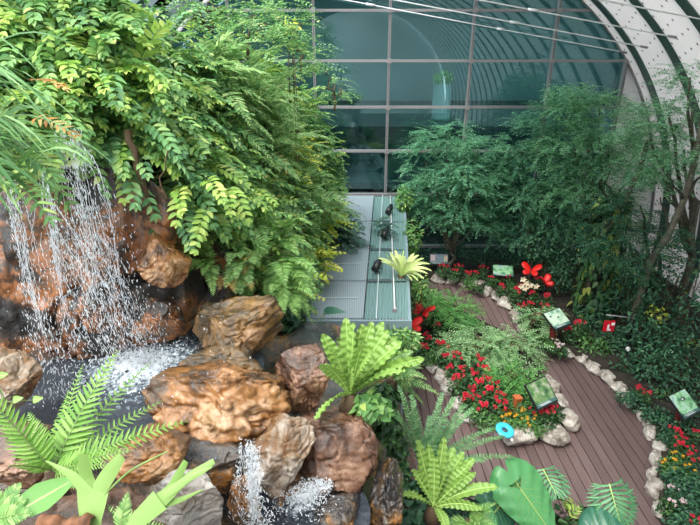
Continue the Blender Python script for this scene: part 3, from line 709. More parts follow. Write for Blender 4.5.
for px, py in ((472, 281), (498, 276), (532, 328), (540, 334), (550, 340), (526, 318), (514, 286)): plant_at('plain', px, py, B1)
for px, py in ((555, 342), (562, 346), (480, 284), (545, 330)): plant_at('pale', px, py, B1)
R1 = 'bed on the right of the deck'
for px, py in ((676, 432), (684, 440), (692, 448), (678, 444), (696, 432), (690, 458), (640, 388), (648, 394), (698, 520)): plant_at('red', px, py, R1, s=.8)
for px, py in ((680, 456), (672, 462), (688, 468)): plant_at('orange', px, py, R1)
for px, py in ((672, 420), (664, 412), (676, 474), (690, 482), (680, 490), (696, 470), (668, 432), (690, 420), (698, 500), (652, 410), (636, 396), (625, 392)): plant_at('dark', px, py, R1)
for px, py in ((676, 486), (684, 502), (670, 500)): plant_at('pale', px, py, R1, s=.8)
for px, py in ((692, 512), (682, 520), (698, 488)): plant_at('dark', px, py, R1)
for v in protos.values():
    for q in v:
        if '_free' in q: 
            for ch in list(q.children): bpy.data.objects.remove(ch)
            bpy.data.objects.remove(q)

# sign boards
def signpic(name, cols, scale=5):
    m, nt, out = newmat(name); L = nt.links.new; tc = N(nt, 'ShaderNodeTexCoord'); b = N(nt, 'ShaderNodeBsdfPrincipled', Roughness=.25)
    n1 = N(nt, 'ShaderNodeTexNoise', Scale=scale, Detail=4.0); L(tc.outputs['Object'], n1.inputs['Vector'])
    L(ramp(nt, [(p, lin(*q)) for p, q in cols], n1.outputs[0]), b.inputs['Base Color']); L(b.outputs[0], out.inputs[0]); return m
GP = signpic('green_photo_print', [(.3, (40, 84, 70)), (.42, (96, 152, 110)), (.52, (150, 200, 150)), (.62, (176, 206, 196)), (.72, (60, 100, 96))], 7)
PP = signpic('pale_photo_print', [(.3, (96, 140, 120)), (.45, (160, 196, 170)), (.55, (196, 216, 190)), (.7, (206, 216, 206))], 8)
IP = signpic('meadow_photo_print', [(.3, (36, 52, 50)), (.42, (76, 116, 70)), (.52, (112, 140, 92)), (.6, (160, 160, 152)), (.72, (50, 76, 70))], 7)
BP = signpic('blue_photo_print', [(.3, (96, 120, 130)), (.5, (130, 150, 158)), (.7, (110, 132, 140))], 6)
def sign(label, px, py, Y, w, h, yaw, tilt, pic, post, bandc, postw=.09, frame='black'):
    c = at(px, py, Y); r = thing('sign_board', label, 'sign', (c[0], c[1], .1))
    R = Matrix.Rotation(yaw, 3, 'Z') @ Matrix.Rotation(tilt, 3, 'X'); R = np.array(R)
    def bx(name, mat, cx, cy, cz, sx, sy, sz, par=None):
        mb = MB(); mb.box((cx, cy, cz), (sx, sy, sz)); mb.V[0] = mb.V[0] @ R.T+c
        o = mb.build(name, mat, r if par is None else par, False); o.data.transform(Matrix.Translation(-Vector(r.location))); return o
    q = c-R @ np.array([0, 0, .03]); mb = MB(); mb.box((q[0], q[1]+.02, (q[2]-.0)/2+.04), (postw, postw*.8, q[2]-.1), yaw); part(mb, 'post', post, r, False)
    bx('board', M[frame], 0, 0, 0, w, h, .03)
    o = bx('picture', pic, 0, h*.06, .017, w*.92, h*.8, .004)
    bx('caption_strip', bandc, 0, -h*.38, .018, w*.92, h*.13, .004)
    for k in range(2): bx('text_line', M['white'], -w*.12+k*.03, -h*.36-k*h*.045, .0205, w*.5, h*.014, .001)
    return r, bx
TEAL = plain('teal_print', lin(66, 104, 100), .4); WOOD = plain('brown_post', lin(120, 66, 42), .6)
r, bx = sign('dark framed picture sign leaning at the tip of the flower island', 541, 393, 6.75, .47, .42, .55, .75, IP, M['black'], TEAL, .05)
r, bx = sign('pale green picture sign on a dark red post beside the back path', 557, 319, 9.0, .5, .4, .55, .55, PP, M['redpost'], TEAL, .12)
for x, y in ((-.13, .08), (.04, .02)): bx('butterfly_print', M['black'], x, y, .0205, .05, .03, .001)
r, bx = sign('small green picture sign among red flowers in front of the glass wall', 503, 271, 11.9, .52, .36, -.15, .5, GP, M['redpost'], TEAL, .09)
r, bx = sign('upright grey and pink picture panel beside the striped rosette plant', 439, 259, 12.6, .5, .28, -.05, 1.15, BP, M['steeldark'], TEAL, .06)
bx('pink_flower_print', M['pinkpetal'], -.16, .03, .0205, .12, .15, .001); bx('pale_flower_print', M['cream'], .17, .02, .0205, .09, .15, .001)
r, bx = sign('bright green picture sign at the far right edge beside the red flowers', 684, 404, 6.6, .44, .4, .5, .6, GP, M['redpost'], TEAL, .06)
bx('butterfly_print', M['black'], .02, .07, .0205, .08, .05, .001); bx('wing_spot', M['white'], .01, .07, .022, .03, .025, .001)

# red hanging sign on a black arm
p = at(609, 326, 8.7); b = np.array([p[0]+.45, p[1]+.05, .1])
r = thing('hanging_sign', 'small red hanging sign with a white mark on a black bracket post', 'sign', b)
mb = MB(); mb.tube([b, b+[0, 0, p[2]+.2-.1]], .02, .02, 8); part(mb, 'post', M['black'], r)
t = b.copy(); t[2] = p[2]+.16
mb = MB(); mb.tube([t+[.05, 0, -.02], [p[0]-.1, p[1], p[2]+.24]], .014, .014, 6); part(mb, 'arm', M['steel'], r)
mb = MB(); mb.box(p+[0, 0, .0], (.2, .03, .22)); part(mb, 'panel', M['redsign'], r, False)
mb = MB(); mb.box(p+[-.02, -.018, -.02], (.035, .006, .12)); mb.box(p+[.0, -.018, -.075], (.07, .006, .03)); part(mb, 'white_mark', M['white'], r, False)
mb = MB(); mb.box(p+[.06, -.018, .05], (.06, .006, .055)); part(mb, 'white_square', M['white'], r, False)
q = at(628, 349, 8.5); V, F = rock_shape((.085, .085, .085), 5, sub=4, facets=2, rough=.01, cracks=0)
o = bpy.data.objects.new('white_lamp_globe', tri_mesh('white_lamp_globe', V, F, M['white'])); COL.objects.link(o); o.location = q; tag(o, 'small white globe in the dark shrubs below the red hanging sign', 'lamp globe')

# red butterfly ornaments
def butterfly(label, px, py, Y, s, yaw, z0, lift=.5, tip=0.0):
    c = at(px, py, Y); r = thing('butterfly_ornament', label, 'garden ornament', (c[0], c[1], z0))
    R = np.array(Matrix.Rotation(yaw, 3, 'Z') @ Matrix.Rotation(tip, 3, 'X'))
    for sg in (-1, 1):
        for fore in (1, 0):
            a = R @ unit(np.array([sg*math.cos(lift), .55 if fore else -.75, math.sin(lift)])); n = R @ unit(np.array([-sg*math.sin(lift), 0, math.cos(lift)])); b = unit(np.cross(n, a))*sg
            mb = MB(); th = np.linspace(0, 2*PI, 21)[:-1]; L = s*(1 if fore else .78)
            x = .5+.5*np.cos(th); y = .34*np.sin(th)*(.55+.6*x)
            ring = lambda f, o: c+a*((.5+(x-.5)*f)[:, None]*L)+b*((y*f)[:, None]*L)+n*o
            rows = [ring(.02, .012), ring(.5, .012), ring(1, .004), ring(1, -.004), ring(.5, -.012), ring(.02, -.012)]
            G = np.array(rows); G = np.concatenate([G, G[:, :1]], 1); mb.grid(G); part(mb, 'fore_wing' if fore else 'hind_wing', M['redpaint'], r)
    d = R @ np.array([0, 1, 0.]); mb = MB(); mb.tube([c-d*s*.45, c-d*s*.2, c+d*s*.1, c+d*s*.3], .012, .02, 8); part(mb, 'body', M['black'], r)
    mb = MB(); mb.tube([[c[0], c[1], z0], c], .008, .008, 5); part(mb, 'stake', M['black'], r)
butterfly('red butterfly ornament low beside the front corner of the canopy roof', 411, 326, 8.6, .27, .1, .1, .35, .5)
butterfly('red butterfly ornament just behind the one at the canopy corner', 423, 311, 9.1, .26, -.6, .1, .3, .4)
butterfly('red butterfly ornament highest up before the dark climber post', 531, 271, 11.2, .28, -.45, .1, .45, .6)
butterfly('red butterfly ornament beside the spray of cream blossoms', 545, 284, 10.9, .25, .6, .1, .9, .5)
p = at(527, 285, 10.9); r = thing('orchid_spray', 'arching spray of cream blossoms left of a red butterfly', 'flower', (p[0], p[1], .12))
mb = MB(); st = tube_curve([p[0]+.35, p[1], .12], p+[-.15, 0, .1], .25, 9, .01, 2); mb.tube(st, .008, .005, 5); part(mb, 'stem', M['stem'], r)
for k, (x, y) in enumerate(((523, 279), (526, 283), (521, 286), (530, 285), (536, 286), (525, 288))):
    q = at(x, y, 10.85); mb = MB(); az = np.arange(5)*2*PI/5+k; d = np.c_[np.cos(az), -np.ones(5)*.5, np.sin(az)]; inst(mb, T_OV, np.tile(q, (5, 1)), d, np.tile([0, -1, .4], (5, 1)), .085, .06); part(mb, 'blossom', M['cream'], r)

# blue ring feeder on the island stones
p = onz(505, 430, .42); r = thing('ring_feeder', 'bright blue ring-shaped butterfly feeder propped on the island stones', 'feeder', p)
th = np.linspace(0, 2*PI, 33); ph = np.linspace(0, 2*PI, 13)
G = np.array([[((.092+.048*math.cos(b))*math.cos(a), (.092+.048*math.cos(b))*math.sin(a), .022*math.sin(b)) for b in ph] for a in th])
Rm = np.array(Matrix.Rotation(.2, 3, 'X') @ Matrix.Rotation(.15, 3, 'Y')); mb = MB(); mb.grid(G @ Rm.T+p); part(mb, 'ring', M['blue'], r)
mb = MB(); e = np.array([[.046*math.cos(a), .046*math.sin(a), -.01] for a in th]); mb.grid(np.array([[q*.02 for q in e], list(e)]) @ Rm.T+p); part(mb, 'dish', M['steeldark'], r)
mb = MB(); mb.tube([p+Rm @ [.07, -.13, -.03], p+Rm @ [.09, -.16, -.03]], .02, .02, 8); part(mb, 'clip', M['white'], r)
p = at(517, 402, 7.0); r = thing('marker_post', 'short terracotta coloured post beside the framed picture sign', 'post', (p[0], p[1], .14))
mb = MB(); mb.box((p[0], p[1], .28), (.1, .1, .3), .2); part(mb, 'post', M['orangebox'], r, False); mb = MB(); mb.box((p[0], p[1], .445), (.12, .12, .03), .2); part(mb, 'cap', M['orangebox'], r, False)

# ================================================================== LEFT: PLANTED BANK, ROCKS, WATER
HC = np.array([(-3.6, 4.1), (-2.6, 4.3), (-1.75, 4.55), (-1.3, 5.3), (-1.1, 6.4), (-.98, 8.0), (-.62, 9.7), (-.2, 11.0)])
HZB = np.array([5.3, 5.3, 4.95, 3.5, 2.6, 2.0, 1.6, 1.4]); HZT = np.array([6.3, 6.2, 5.9, 5.7, 5.5, 5.4, 5.1, 4.4])
hs = np.r_[0, np.cumsum(np.linalg.norm(np.diff(HC, axis=0), axis=1))]; hs /= hs[-1]
def hill(s, h, push=0.0):
    x, y = np.interp(s, hs, HC[:, 0]), np.interp(s, hs, HC[:, 1]); e = .03
    t = np.array([np.interp(s+e, hs, HC[:, 0])-np.interp(s-e, hs, HC[:, 0]), np.interp(s+e, hs, HC[:, 1])-np.interp(s-e, hs, HC[:, 1]), 0]); t /= np.linalg.norm(t)
    n = np.array([t[1], -t[0], 0]); zb, zt = np.interp(s, hs, HZB), np.interp(s, hs, HZT)
    p = np.array([x, y, zb+(zt-zb)*h])-n*(.15+.75*h**1.5)+n*push
    return p, n
G = []
for s in np.linspace(0, 1, 40):
    col = []
    for h in np.linspace(-.3, 1, 14):
        p, n = hill(s, max(h, 0), -.3);
        if h < 0: p = p+np.array([0, 0, h*4])-n*.3
        col.append(p)
    p, n = hill(s, 1, -.3)
    for k in (1, 2, 3): col.append(p-n*k*.6+np.array([0, 0, -.25*k*k*.4]))
    G.append(col)
G = np.array(G); sh = G.shape; q = G.reshape(-1, 3); q = q+.1*fbm(q*1.4, 5, 3)[:, None]; mb = MB(); mb.grid(q.reshape(sh))
tag(mb.build('hill', M['bankdark']), kind='structure')

def bank_plant(name, label, cat, s, h, mat, T, nf, length, pairs, lL, lW, droop=.9, spread=.55, lift=.55, group=None, ang=62, shape=sh_pin, stem=.005, seg=7, fwd=1.0, root=None, jit=.1, push=0.0, accent=None, base=None, nrm=None, side=0.0):
    if base is None: p, n = hill(s, h); p = p+n*push
    else: p, n = np.asarray(base, float), np.asarray(nrm, float)
    r = thing(name, label, cat, p-n*.1, group)
    A = Fr(); B = Fr()
    for i in range(nf):
        d = unit(n*fwd+np.array([side, 0, lift])+rng.normal(0, spread, 3)); b = p+rng.normal(0, .1, 3)-n*.05
        f = B if accent and rng.random() < accent[1] else A
        f.frond(b, d, length*rng.uniform(.6, 1.15), pairs, lL*rng.uniform(.85, 1.15), lW, droop*rng.uniform(.6, 1.4), ang, .22, shape, stem, rng.normal(0, .3), jit, seg=seg)
    part(A.leaves(T), 'fronds', M[mat], r)
    if A.stem.V: part(A.stem, 'frond_stems', M['stem'], r)
    if B.a[0]:
        part(B.leaves(T), 'young_fronds', M[accent[0]], r)
        if B.stem.V: part(B.stem, 'young_stems', M['stem'], r)
    return r
S_ = lambda px: float(np.interp(px, [0, 90, 180, 245, 290, 320, 345], [.09, .2, .31, .43, .56, .72, .86]))
# broad pinnate shrubs, nearest part of the bank
g1 = 'drooping pinnate shrubs over the waterfall'; g2 = 'drooping pinnate shrubs down the bank'
for s in np.linspace(.04, .33, 8):
    for h in (.05, .25, .45, .7, 1.0):
        bank_plant('pinnate_shrub', 'broad-leaved pinnate shrub arching over the top of the waterfall', 'shrub', s+rng.normal(0, .012), h+rng.normal(0, .05), 'zamia' if rng.random() < .65 else 'zamia_blue', T_OV, 20, .66, 9, .145, .056, 1.1, group=g1, accent=('lime', .2), lift=.4, push=.05, side=.45)
for s in np.linspace(.35, .60, 7):
    for h in (.05, .25, .48, .7, .95):
        bank_plant('pinnate_shrub', 'pinnate shrub with hanging sprays on the bank between waterfall and canopy roof', 'shrub', s+rng.normal(0, .012), h+rng.normal(0, .05), 'zamia_blue' if rng.random() < .5 else 'zamia', T_OV, 22, .62, 10, .12, .045, 1.1, group=g2, accent=('lime', .2), lift=.35, push=.15, side=.3)
g3 = 'fine-leaved shrubs at the far end of the bank'
for s in np.linspace(.63, .98, 9):
    for h in (.05, .27, .5, .72, .95):
        bank_plant('fine_shrub', 'small-leaved pinnate shrub at the far end of the bank above the canopy roof', 'shrub', s+rng.normal(0, .012), h+rng.normal(0, .05), 'bush', T_OV, 26, .58, 10, .125, .046, .85, push=.15, group=g3, spread=.7, accent=('lime', .2), stem=.004, seg=5)
# pale tree-fern like fronds on the crest
g4 = 'pale ferns on the crest of the bank'
for px, h in ((222, .92), (240, .85), (258, .9), (275, .8), (292, .86), (262, .68), (286, .66)):
    bank_plant('crest_fern', 'pale feathery fern on the crest of the bank below the glazing', 'fern', S_(px), h, 'palefern', T_LANCE, 16, .85, 20, .19, .032, .8, group=g4, shape=sh_fern, ang=70, push=.45, seg=8)
g5 = 'feathery ferns hanging to the canopy roof'
for px, h in ((300, .42), (322, .5), (318, .3), (335, .4)):
    bank_plant('hanging_fern', 'feathery fern hanging from the bank towards the grating of the canopy roof', 'fern', S_(px), h, 'palefern', T_LANCE, 13, .8, 20, .17, .03, 1.0, group=g5, shape=sh_fern, ang=70, push=.5, seg=8)
for lab, px, h in (('bush of yellow leaves high on the far end of the bank', 312, .62), ('bush of yellow leaves low on the bank beside the canopy roof', 300, .12), ('patch of yellow leaves at the far corner of the bank over the canopy', 330, .3)):
    bank_plant('yellow_shrub', lab, 'shrub', S_(px), h, 'yellow', T_OV, 26, .42, 6, .1, .05, .6, spread=.7, push=.6, stem=.004, seg=4)
bank_plant('dry_shrub', 'patch of orange dry leaves in the middle of the far bank', 'shrub', S_(300), .40, 'dry', T_OV, 9, .3, 5, .09, .04, .8, push=.45, seg=4)
bank_plant('dry_shrub', 'brown dry leaf cluster just under the crest ferns', 'shrub', S_(270), .62, 'dry', T_OV, 5, .25, 4, .09, .04, 1.0, push=.5, seg=4)
# big ferns low on the bank over the rocks
def fern(label, base, axis, nf, length, mat='fern', pairs=20, lL=.17, lW=.05, spread=.5, lift=.4, droop=.8, T=T_LANCE, name='fern', rootr=.08, stem=.006, group=None, ang=68, vee=.12):
    base = np.asarray(base, float); r = thing(name, label, 'fern', base-[0, 0, rootr], group)
    for i in range(nf):
        A = Fr(); az = rng.normal(0, spread, 3); d = unit(np.asarray(axis, float)+np.array([0, 0, lift])+az)
        A.frond(base, d, length*rng.uniform(.7, 1.1), pairs+2, lL*rng.uniform(.85, 1.1), lW*.55, droop*rng.uniform(.7, 1.3), ang, .14, sh_fern, stem, rng.normal(0, .15), .05, seg=10, vee=vee)
        f = part(A.leaves(T), 'frond', M[mat], r); part(A.stem, 'midrib', M['stem'], f)
    mb = MB(); mb.tube([base-[0, 0, rootr], base+[0, 0, .02]], rootr*.7, rootr*.4, 8); part(mb, 'crown_base', M['root'], r)
    return r
fern('yellow-green fern fronds fanning over the dark hollow right of the waterfall', at(210, 262, 4.75), (-.2, -1, 0), 9, .42, 'fern', 18, .11, .035, .55, .5)
fern('large feathery fern spilling down beside the canopy roof above the rocks', at(268, 250, 5.6), (.55, -.9, 0), 14, .85, 'fern', 22, .2, .06, .5, .4, 1.0)
fern('fern with long hanging fronds at the lower corner of the bank', at(280, 262, 5.2), (.45, -.6, -.35), 9, .62, 'fern', 20, .16, .05, .35, .0, 1.0)
fern('olive fern over the dark rock hollow in the middle of the bank', at(242, 262, 4.9), (.05, -1, 0), 9, .5, 'palefern', 18, .13, .04, .5, .3, 1.0)
fern('lowest fern on the bank hanging behind the brown boulders beside the canopy', at(284, 288, 5.0), (.3, -.7, 0), 12, .5, 'fern', 18, .13, .04, .5, .3, 1.0)
fern('upright fern on the bank between pinnate shrubs and yellow bush', at(248, 225, 5.7), (.3, -1, .2), 11, .8, 'palefern', 20, .18, .06, .5, .5, .9)
bank_plant('dry_fern', 'tuft of yellow and orange withered fern above the rocks', 'fern', 0, 0, 'dry', T_PINNA, 7, .34, 14, .1, .03, 1.0, base=at(236, 275, 4.75), nrm=(.1, -1, 0), shape=sh_fern)
bank_plant('pinnate_shrub', 'hanging lime green leaf cluster beside the dark hollow right of the waterfall', 'shrub', 0, 0, 'lime', T_OV, 7, .5, 7, .13, .055, 1.2, base=at(200, 195, 4.5), nrm=(.1, -1, 0), spread=.3, lift=.2)

# strap-leaved plant at the far left, near the viewer
b = at(-45, 120, 3.0); r = thing('palm_clump', 'clump of long pale arching strap leaves at the upper left edge', 'palm', b-np.array([0, 0, .1]))
mb = MB(); TS = tmpl(np.linspace(0, 1, 8), [.4, .8, 1, 1, .9, .7, .4, .03], .25, .0)
for i in range(75):
    d = unit(np.array([1.0, -.1, .45])+rng.normal(0, .42, 3)); L = rng.uniform(.35, .72); P0 = b+rng.normal(0, .14, 3)+np.array([0, 0, rng.uniform(-.3, .3)])
    tt = np.linspace(0, 1, 8); dr = unit(d[None]+np.array([0, 0, -1.])*(1.5*tt**1.5)[:, None]); pts = P0+np.concatenate([[np.zeros(3)], np.cumsum(dr[1:]*L/7, axis=0)])
    sd = unit(np.cross(d, [rng.normal(0, .4), rng.normal(0, .4), 1])); w = np.array([.35, .8, 1, 1, .9, .7, .4, .03])*rng.uniform(.012, .02)
    nn = np.cross(sd, dr); mb.grid(np.stack([pts-sd*w[:, None]+nn*w[:, None]*.3, pts, pts+sd*w[:, None]+nn*w[:, None]*.3], 1))
part(mb, 'strap_leaves', M['grass'], r)
bank_plant('pinnate_palm', 'dark green pinnate fronds hanging over the left streak of water', 'palm', 0, 0, 'zamia', T_LANCE, 11, .55, 9, .16, .03, .9, base=at(5, 150, 3.3), nrm=(.75, -.5, 0), spread=.35, lift=.2)
bank_plant('dry_palm_frond', 'pale yellow half-dry frond above the left streak of water', 'palm', 0, 0, 'dry', T_LANCE, 2, .34, 8, .11, .025, .9, base=at(22, 118, 3.4), nrm=(.9, -.3, 0), spread=.1, lift=.1, stem=0)
# small trees on the crest
def crest_tree(label, px, py, Y, blobs, mat, n, seed):
    b = at(px, py, Y); tree(label, b, blobs, mat, n*.5, .36, .028, seed, 'stembrown', .085, .03, 6, name='small_tree')
crest_tree('slim small tree with bare stem on the crest in front of the dark beam', 207, 50, 6.4, [bl(205, 12, 6.5, 22, 14), bl(192, 20, 6.4, 14, 12), bl(222, 22, 6.5, 14, 10)], 'bush', 110, 61)
crest_tree('bushy small tree on the crest right of the slim tree', 250, 60, 7.4, [bl(240, 22, 7.5, 18, 16), bl(262, 36, 7.4, 24, 14), bl(256, 14, 7.6, 16, 12), bl(285, 40, 7.6, 16, 12)], 'bush', 90, 62)
crest_tree('leafy small tree with a yellow tip at the right end of the crest', 300, 70, 8.4, [bl(290, 26, 8.6, 16, 16), bl(275, 10, 8.6, 20, 10), bl(305, 55, 8.4, 18, 16)], 'bush', 80, 63)
crest_tree('tall sprig of leaves at the far bank end before the glazing', 335, 110, 9.8, [bl(330, 88, 9.9, 12, 14), bl(343, 100, 9.9, 8, 10), bl(322, 74, 9.6, 12, 10)], 'bush', 70, 64)
shr('variegated shrub with lemon tips on the right end of the crest', 291, 24, 8.3, 7, 8, 'yellow', 260, .09, .035, 'lemon_shrub')

# rock cliff behind the waterfall
u = np.linspace(0, 1, 130); v = np.linspace(0, 1, 110); UU, VV = np.meshgrid(u, v, indexing='ij')
CX = np.array([(-4.1, 4.05), (-3.0, 4.2), (-2.2, 4.35), (-1.62, 4.55), (-1.3, 5.2), (-1.05, 6.0)]); cs = np.r_[0, np.cumsum(np.linalg.norm(np.diff(CX, axis=0), axis=1))]; cs /= cs[-1]
X = np.interp(UU, cs, CX[:, 0]); Y = np.interp(UU, cs, CX[:, 1]); ZT = np.interp(UU, [0, .3, .52, .62, .75, 1], [5.05, 5.05, 5.0, 4.6, 3.9, 3.3]); Z = 2.7+VV*(ZT-2.7)
Q = np.stack([X, Y, Z], -1).reshape(-1, 3)
a = fbm(Q*np.array([1.5, 1.5, .9]), 11, 4); bulge = np.abs(vnoise(Q*np.array([1.1, 1.1, .8])+3.3, 12)); led = np.abs(vnoise(Q*np.array([2.6, 2.6, 1.7])+8, 14))
dsp = .16*a+.34*bulge-.16*np.clip(1-led/.1, 0, 1)+.025*fbm(Q*5, 15, 3)+.25*(1-VV.ravel())**1.5-.25*np.clip(VV.ravel()-.75, 0, 1)+.2*np.round(2.6*vnoise(Q*np.array([1.9, 1.9, 1.1])+21, 17)+.3*vnoise(Q*5, 18))/2.6
Q = Q+np.c_[.18*dsp, -dsp, .1*dsp]; mb = MB(); mb.grid(Q.reshape(130, 110, 3)); r = mb.build('rock_cliff', M['rock_cliff'])
tag(r, 'tall wet orange and brown rock face behind the waterfall', 'rock face')
rock('cliff_boulder', 'rounded orange bulge of rock the waterfall strikes halfway down', 100, 305, 4.05, (.5, .5, .75), 71, 'rock_cliff', (.1, .2, .3))
rock('cliff_boulder', 'square ochre block of rock at the right end of the waterfall face', 162, 262, 4.3, (.5, .45, .55), 72, 'rock_orange', (.0, .1, .5))
rock('cliff_boulder', 'reddish brown rock at the pool edge right of the waterfall', 160, 318, 4.25, (.62, .5, .5), 73, 'rock_cliff', (0, .2, .1))
# aerial roots hanging in the hollow
for k, (lab, pts) in enumerate((('thick pale vine stem hanging down the dark hollow right of the waterfall', [(128, 130, 4.3), (135, 165, 4.25), (148, 200, 4.3), (172, 232, 4.35)]),
                                ('thin looping root crossing the dark hollow', [(168, 150, 4.2), (160, 185, 4.15), (168, 200, 4.15), (185, 192, 4.2)]),
                                ('long thin dry root slanting from the ferns down to the pool', [(222, 300, 4.2), (208, 325, 4.1), (198, 345, 4.0), (190, 372, 3.85)]))):
    P = np.array([at(*q) for q in pts]); t = np.linspace(0, 1, 12); ti = np.linspace(0, 1, len(P)); P = np.stack([np.interp(t, ti, P[:, i]) for i in range(3)], 1); P[1:-1] += rng.normal(0, .008, (10, 3))
    mb = MB(); mb.tube(P, .03 if k == 0 else .006, .018 if k == 0 else .004, 7); o = mb.build('hanging_root', M['root'], None, True, P[0]); tag(o, lab, 'root')

# earth and rubble under the boulders
gx = np.linspace(-4, 1.0, 70); gy = np.linspace(.7, 5.6, 70); XX, YY = np.meshgrid(gx, gy, indexing='ij')
hh = np.interp(YY, [.7, 1.6, 2.2, 2.8, 3.4, 4.2, 5.6], [3.9, 3.6, 3.05, 2.55, 2.75, 2.8, 2.6])
side = np.clip((XX+.05-(YY-2.8)*.1)/.75, 0, 1); hh = hh*(1-side**1.3)+(.0)*side; left = np.clip((-XX-.9)/1.2, 0, 1); hh = hh+left*.25*(YY < 3.2)
Q = np.stack([XX, YY, hh], -1).reshape(-1, 3); Q[:, 2] += .12*fbm(Q*2.2, 31, 3); Q[:, 2] = np.maximum(Q[:, 2], -.06)
mb = MB(); mb.grid(Q.reshape(70, 70, 3)); tag(mb.build('ground_bank', M['rock_dark']), kind='structure')

# the boulders
rock('boulder', 'broad flat ochre boulder damming the pool below the waterfall', 214, 399, 3.35, (1.16, .9, .72), 101, 'rock_orange', (-.12, .06, -.1), facets=12)
rock('boulder', 'low olive brown slab lying behind the broad flat ochre boulder', 222, 368, 3.75, (.95, .5, .38), 102, 'rock_olive', (0, .05, .1))
rock('boulder', 'yellow-brown boulder under the fern tuft at the back of the pool', 238, 326, 4.2, (1.06, .75, .74), 103, 'rock_olive', (0, .05, .2))
rock('boulder', 'glossy brown boulder between the bank ferns and the large rosette fern', 306, 372, 3.75, (.52, .55, .62), 104, 'rock_brown', (0, .1, .3))
rock('boulder', 'pointed grey and ochre boulder below the right end of the broad flat one', 280, 450, 3.05, (.56, .52, .76), 105, 'rock_mix', (.1, .45, .2))
rock('boulder', 'big brown boulder under the large rosette fern', 340, 448, 3.3, (.98, .75, .85), 106, 'rock_brown', (0, .1, -.2))
rock('boulder', 'dark wet ledge stone just under the broad flat ochre boulder', 212, 462, 2.85, (.62, .5, .42), 107, 'rock_dark', (0, .1, .1))
rock('boulder', 'brown mossy boulder behind the right-hand frond of the front fern', 155, 455, 2.65, (.62, .5, .45), 108, 'rock_orange', (0, -.1, .2))
rock('boulder', 'smooth grey boulder at the bottom edge beside the forked staghorn leaf', 186, 503, 2.25, (.56, .5, .52), 109, 'rock_grey', (0, .1, .3), rough=.05)
rock('boulder', 'grey boulder with ochre side at the left edge below the waterfall', 6, 385, 3.05, (.42, .5, .55), 110, 'rock_mix', (0, .4, 0))
rock('boulder', 'dark stone with orange spots in the small lower pool', 338, 512, 2.85, (.42, .45, .32), 111, 'rock_dark', (0, 0, .2))
rock('boulder', 'narrow dark brown rock rib at the right end of the boulders', 386, 500, 3.05, (.3, .5, .8), 112, 'rock_dark', (.1, .12, 0))
rock('boulder', 'dark brown stone in the shadow under the front fern', 22, 450, 2.3, (.5, .5, .4), 113, 'rock_brown')
rock('boulder', 'small ochre stone in the channel where the lower water runs', 243, 500, 2.6, (.26, .3, .5), 114, 'rock_orange', (0, 0, .4))

# water
def watermat(foam_at, rad, seed=0):
    m, nt, out = newmat('pool_water'); L = nt.links.new
    tc = N(nt, 'ShaderNodeTexCoord'); b = N(nt, 'ShaderNodeBsdfPrincipled', Roughness=.08)
    n1 = N(nt, 'ShaderNodeTexNoise', Scale=22.0, Detail=6.0, Roughness=.75); L(tc.outputs['Object'], n1.inputs['Vector'])
    gd = N(nt, 'ShaderNodeVectorMath', operation='DISTANCE'); L(tc.outputs['Object'], gd.inputs[0]); gd.inputs[1].default_value = foam_at
    mr = N(nt, 'ShaderNodeMapRange'); L(gd.outputs['Value'], mr.inputs[0]); mr.inputs[1].default_value = 0; mr.inputs[2].default_value = rad; mr.inputs[3].default_value = .22; mr.inputs[4].default_value = -.16
    ad = N(nt, 'ShaderNodeMath', operation='ADD'); L(n1.outputs[0], ad.inputs[0]); L(mr.outputs[0], ad.inputs[1])
    L(ramp(nt, [(.47, lin(48, 54, 62)), (.56, lin(130, 142, 152)), (.68, lin(236, 240, 244))], ad.outputs[0]), b.inputs['Base Color'])
    bp = N(nt, 'ShaderNodeBump', Strength=.7, Distance=.03); L(n1.outputs[0], bp.inputs['Height']); L(bp.outputs[0], b.inputs['Normal']); L(b.outputs[0], out.inputs[0]); return m
def pool(label, z, x0, x1, y0, y1, foam, rad, seed):
    c = np.array([(x0+x1)/2, (y0+y1)/2, z]); th = np.linspace(0, 2*PI, 49); rr = np.linspace(.02, 1, 26)
    G = np.array([[(math.cos(a)*q*(x1-x0)/2, math.sin(a)*q*(y1-y0)/2, 0) for q in rr] for a in th])
    f = np.array(foam)-c; Q = G.reshape(-1, 3); d = np.linalg.norm(Q[:, :2]-f[:2], axis=1); Q[:, 2] += .02*fbm(Q*9, seed, 3)*np.exp(-d*1.2)*1.5
    mb = MB(); mb.grid(Q.reshape(G.shape)); o = mb.build('water_pool', watermat(tuple(f*[1, 1, 0]), rad)); o.location = c; tag(o, label, 'water'); return o
fz = 3.16; f0 = onz(143, 364, fz); pool('dark rippling pool with white foam at the foot of the waterfall', fz, -3.1, -.75, 2.85, 4.75, f0, .75, 3)
f1 = onz(302, 496, 2.6); pool('small foaming pool among the boulders at the bottom of the picture', 2.6, -.75, .15, 2.35, 3.3, f1, .3, 4)
WM, nt_, out_ = newmat('falling_water'); b_ = N(nt_, 'ShaderNodeBsdfPrincipled', Roughness=.2); b_.inputs['Base Color'].default_value = (.86, .9, .94, 1); t_ = N(nt_, 'ShaderNodeBsdfTranslucent'); m_ = N(nt_, 'ShaderNodeMixShader'); m_.inputs[0].default_value = .35
nt_.links.new(b_.outputs[0], m_.inputs[1]); nt_.links.new(t_.outputs[0], m_.inputs[2]); nt_.links.new(m_.outputs[0], out_.inputs[0])
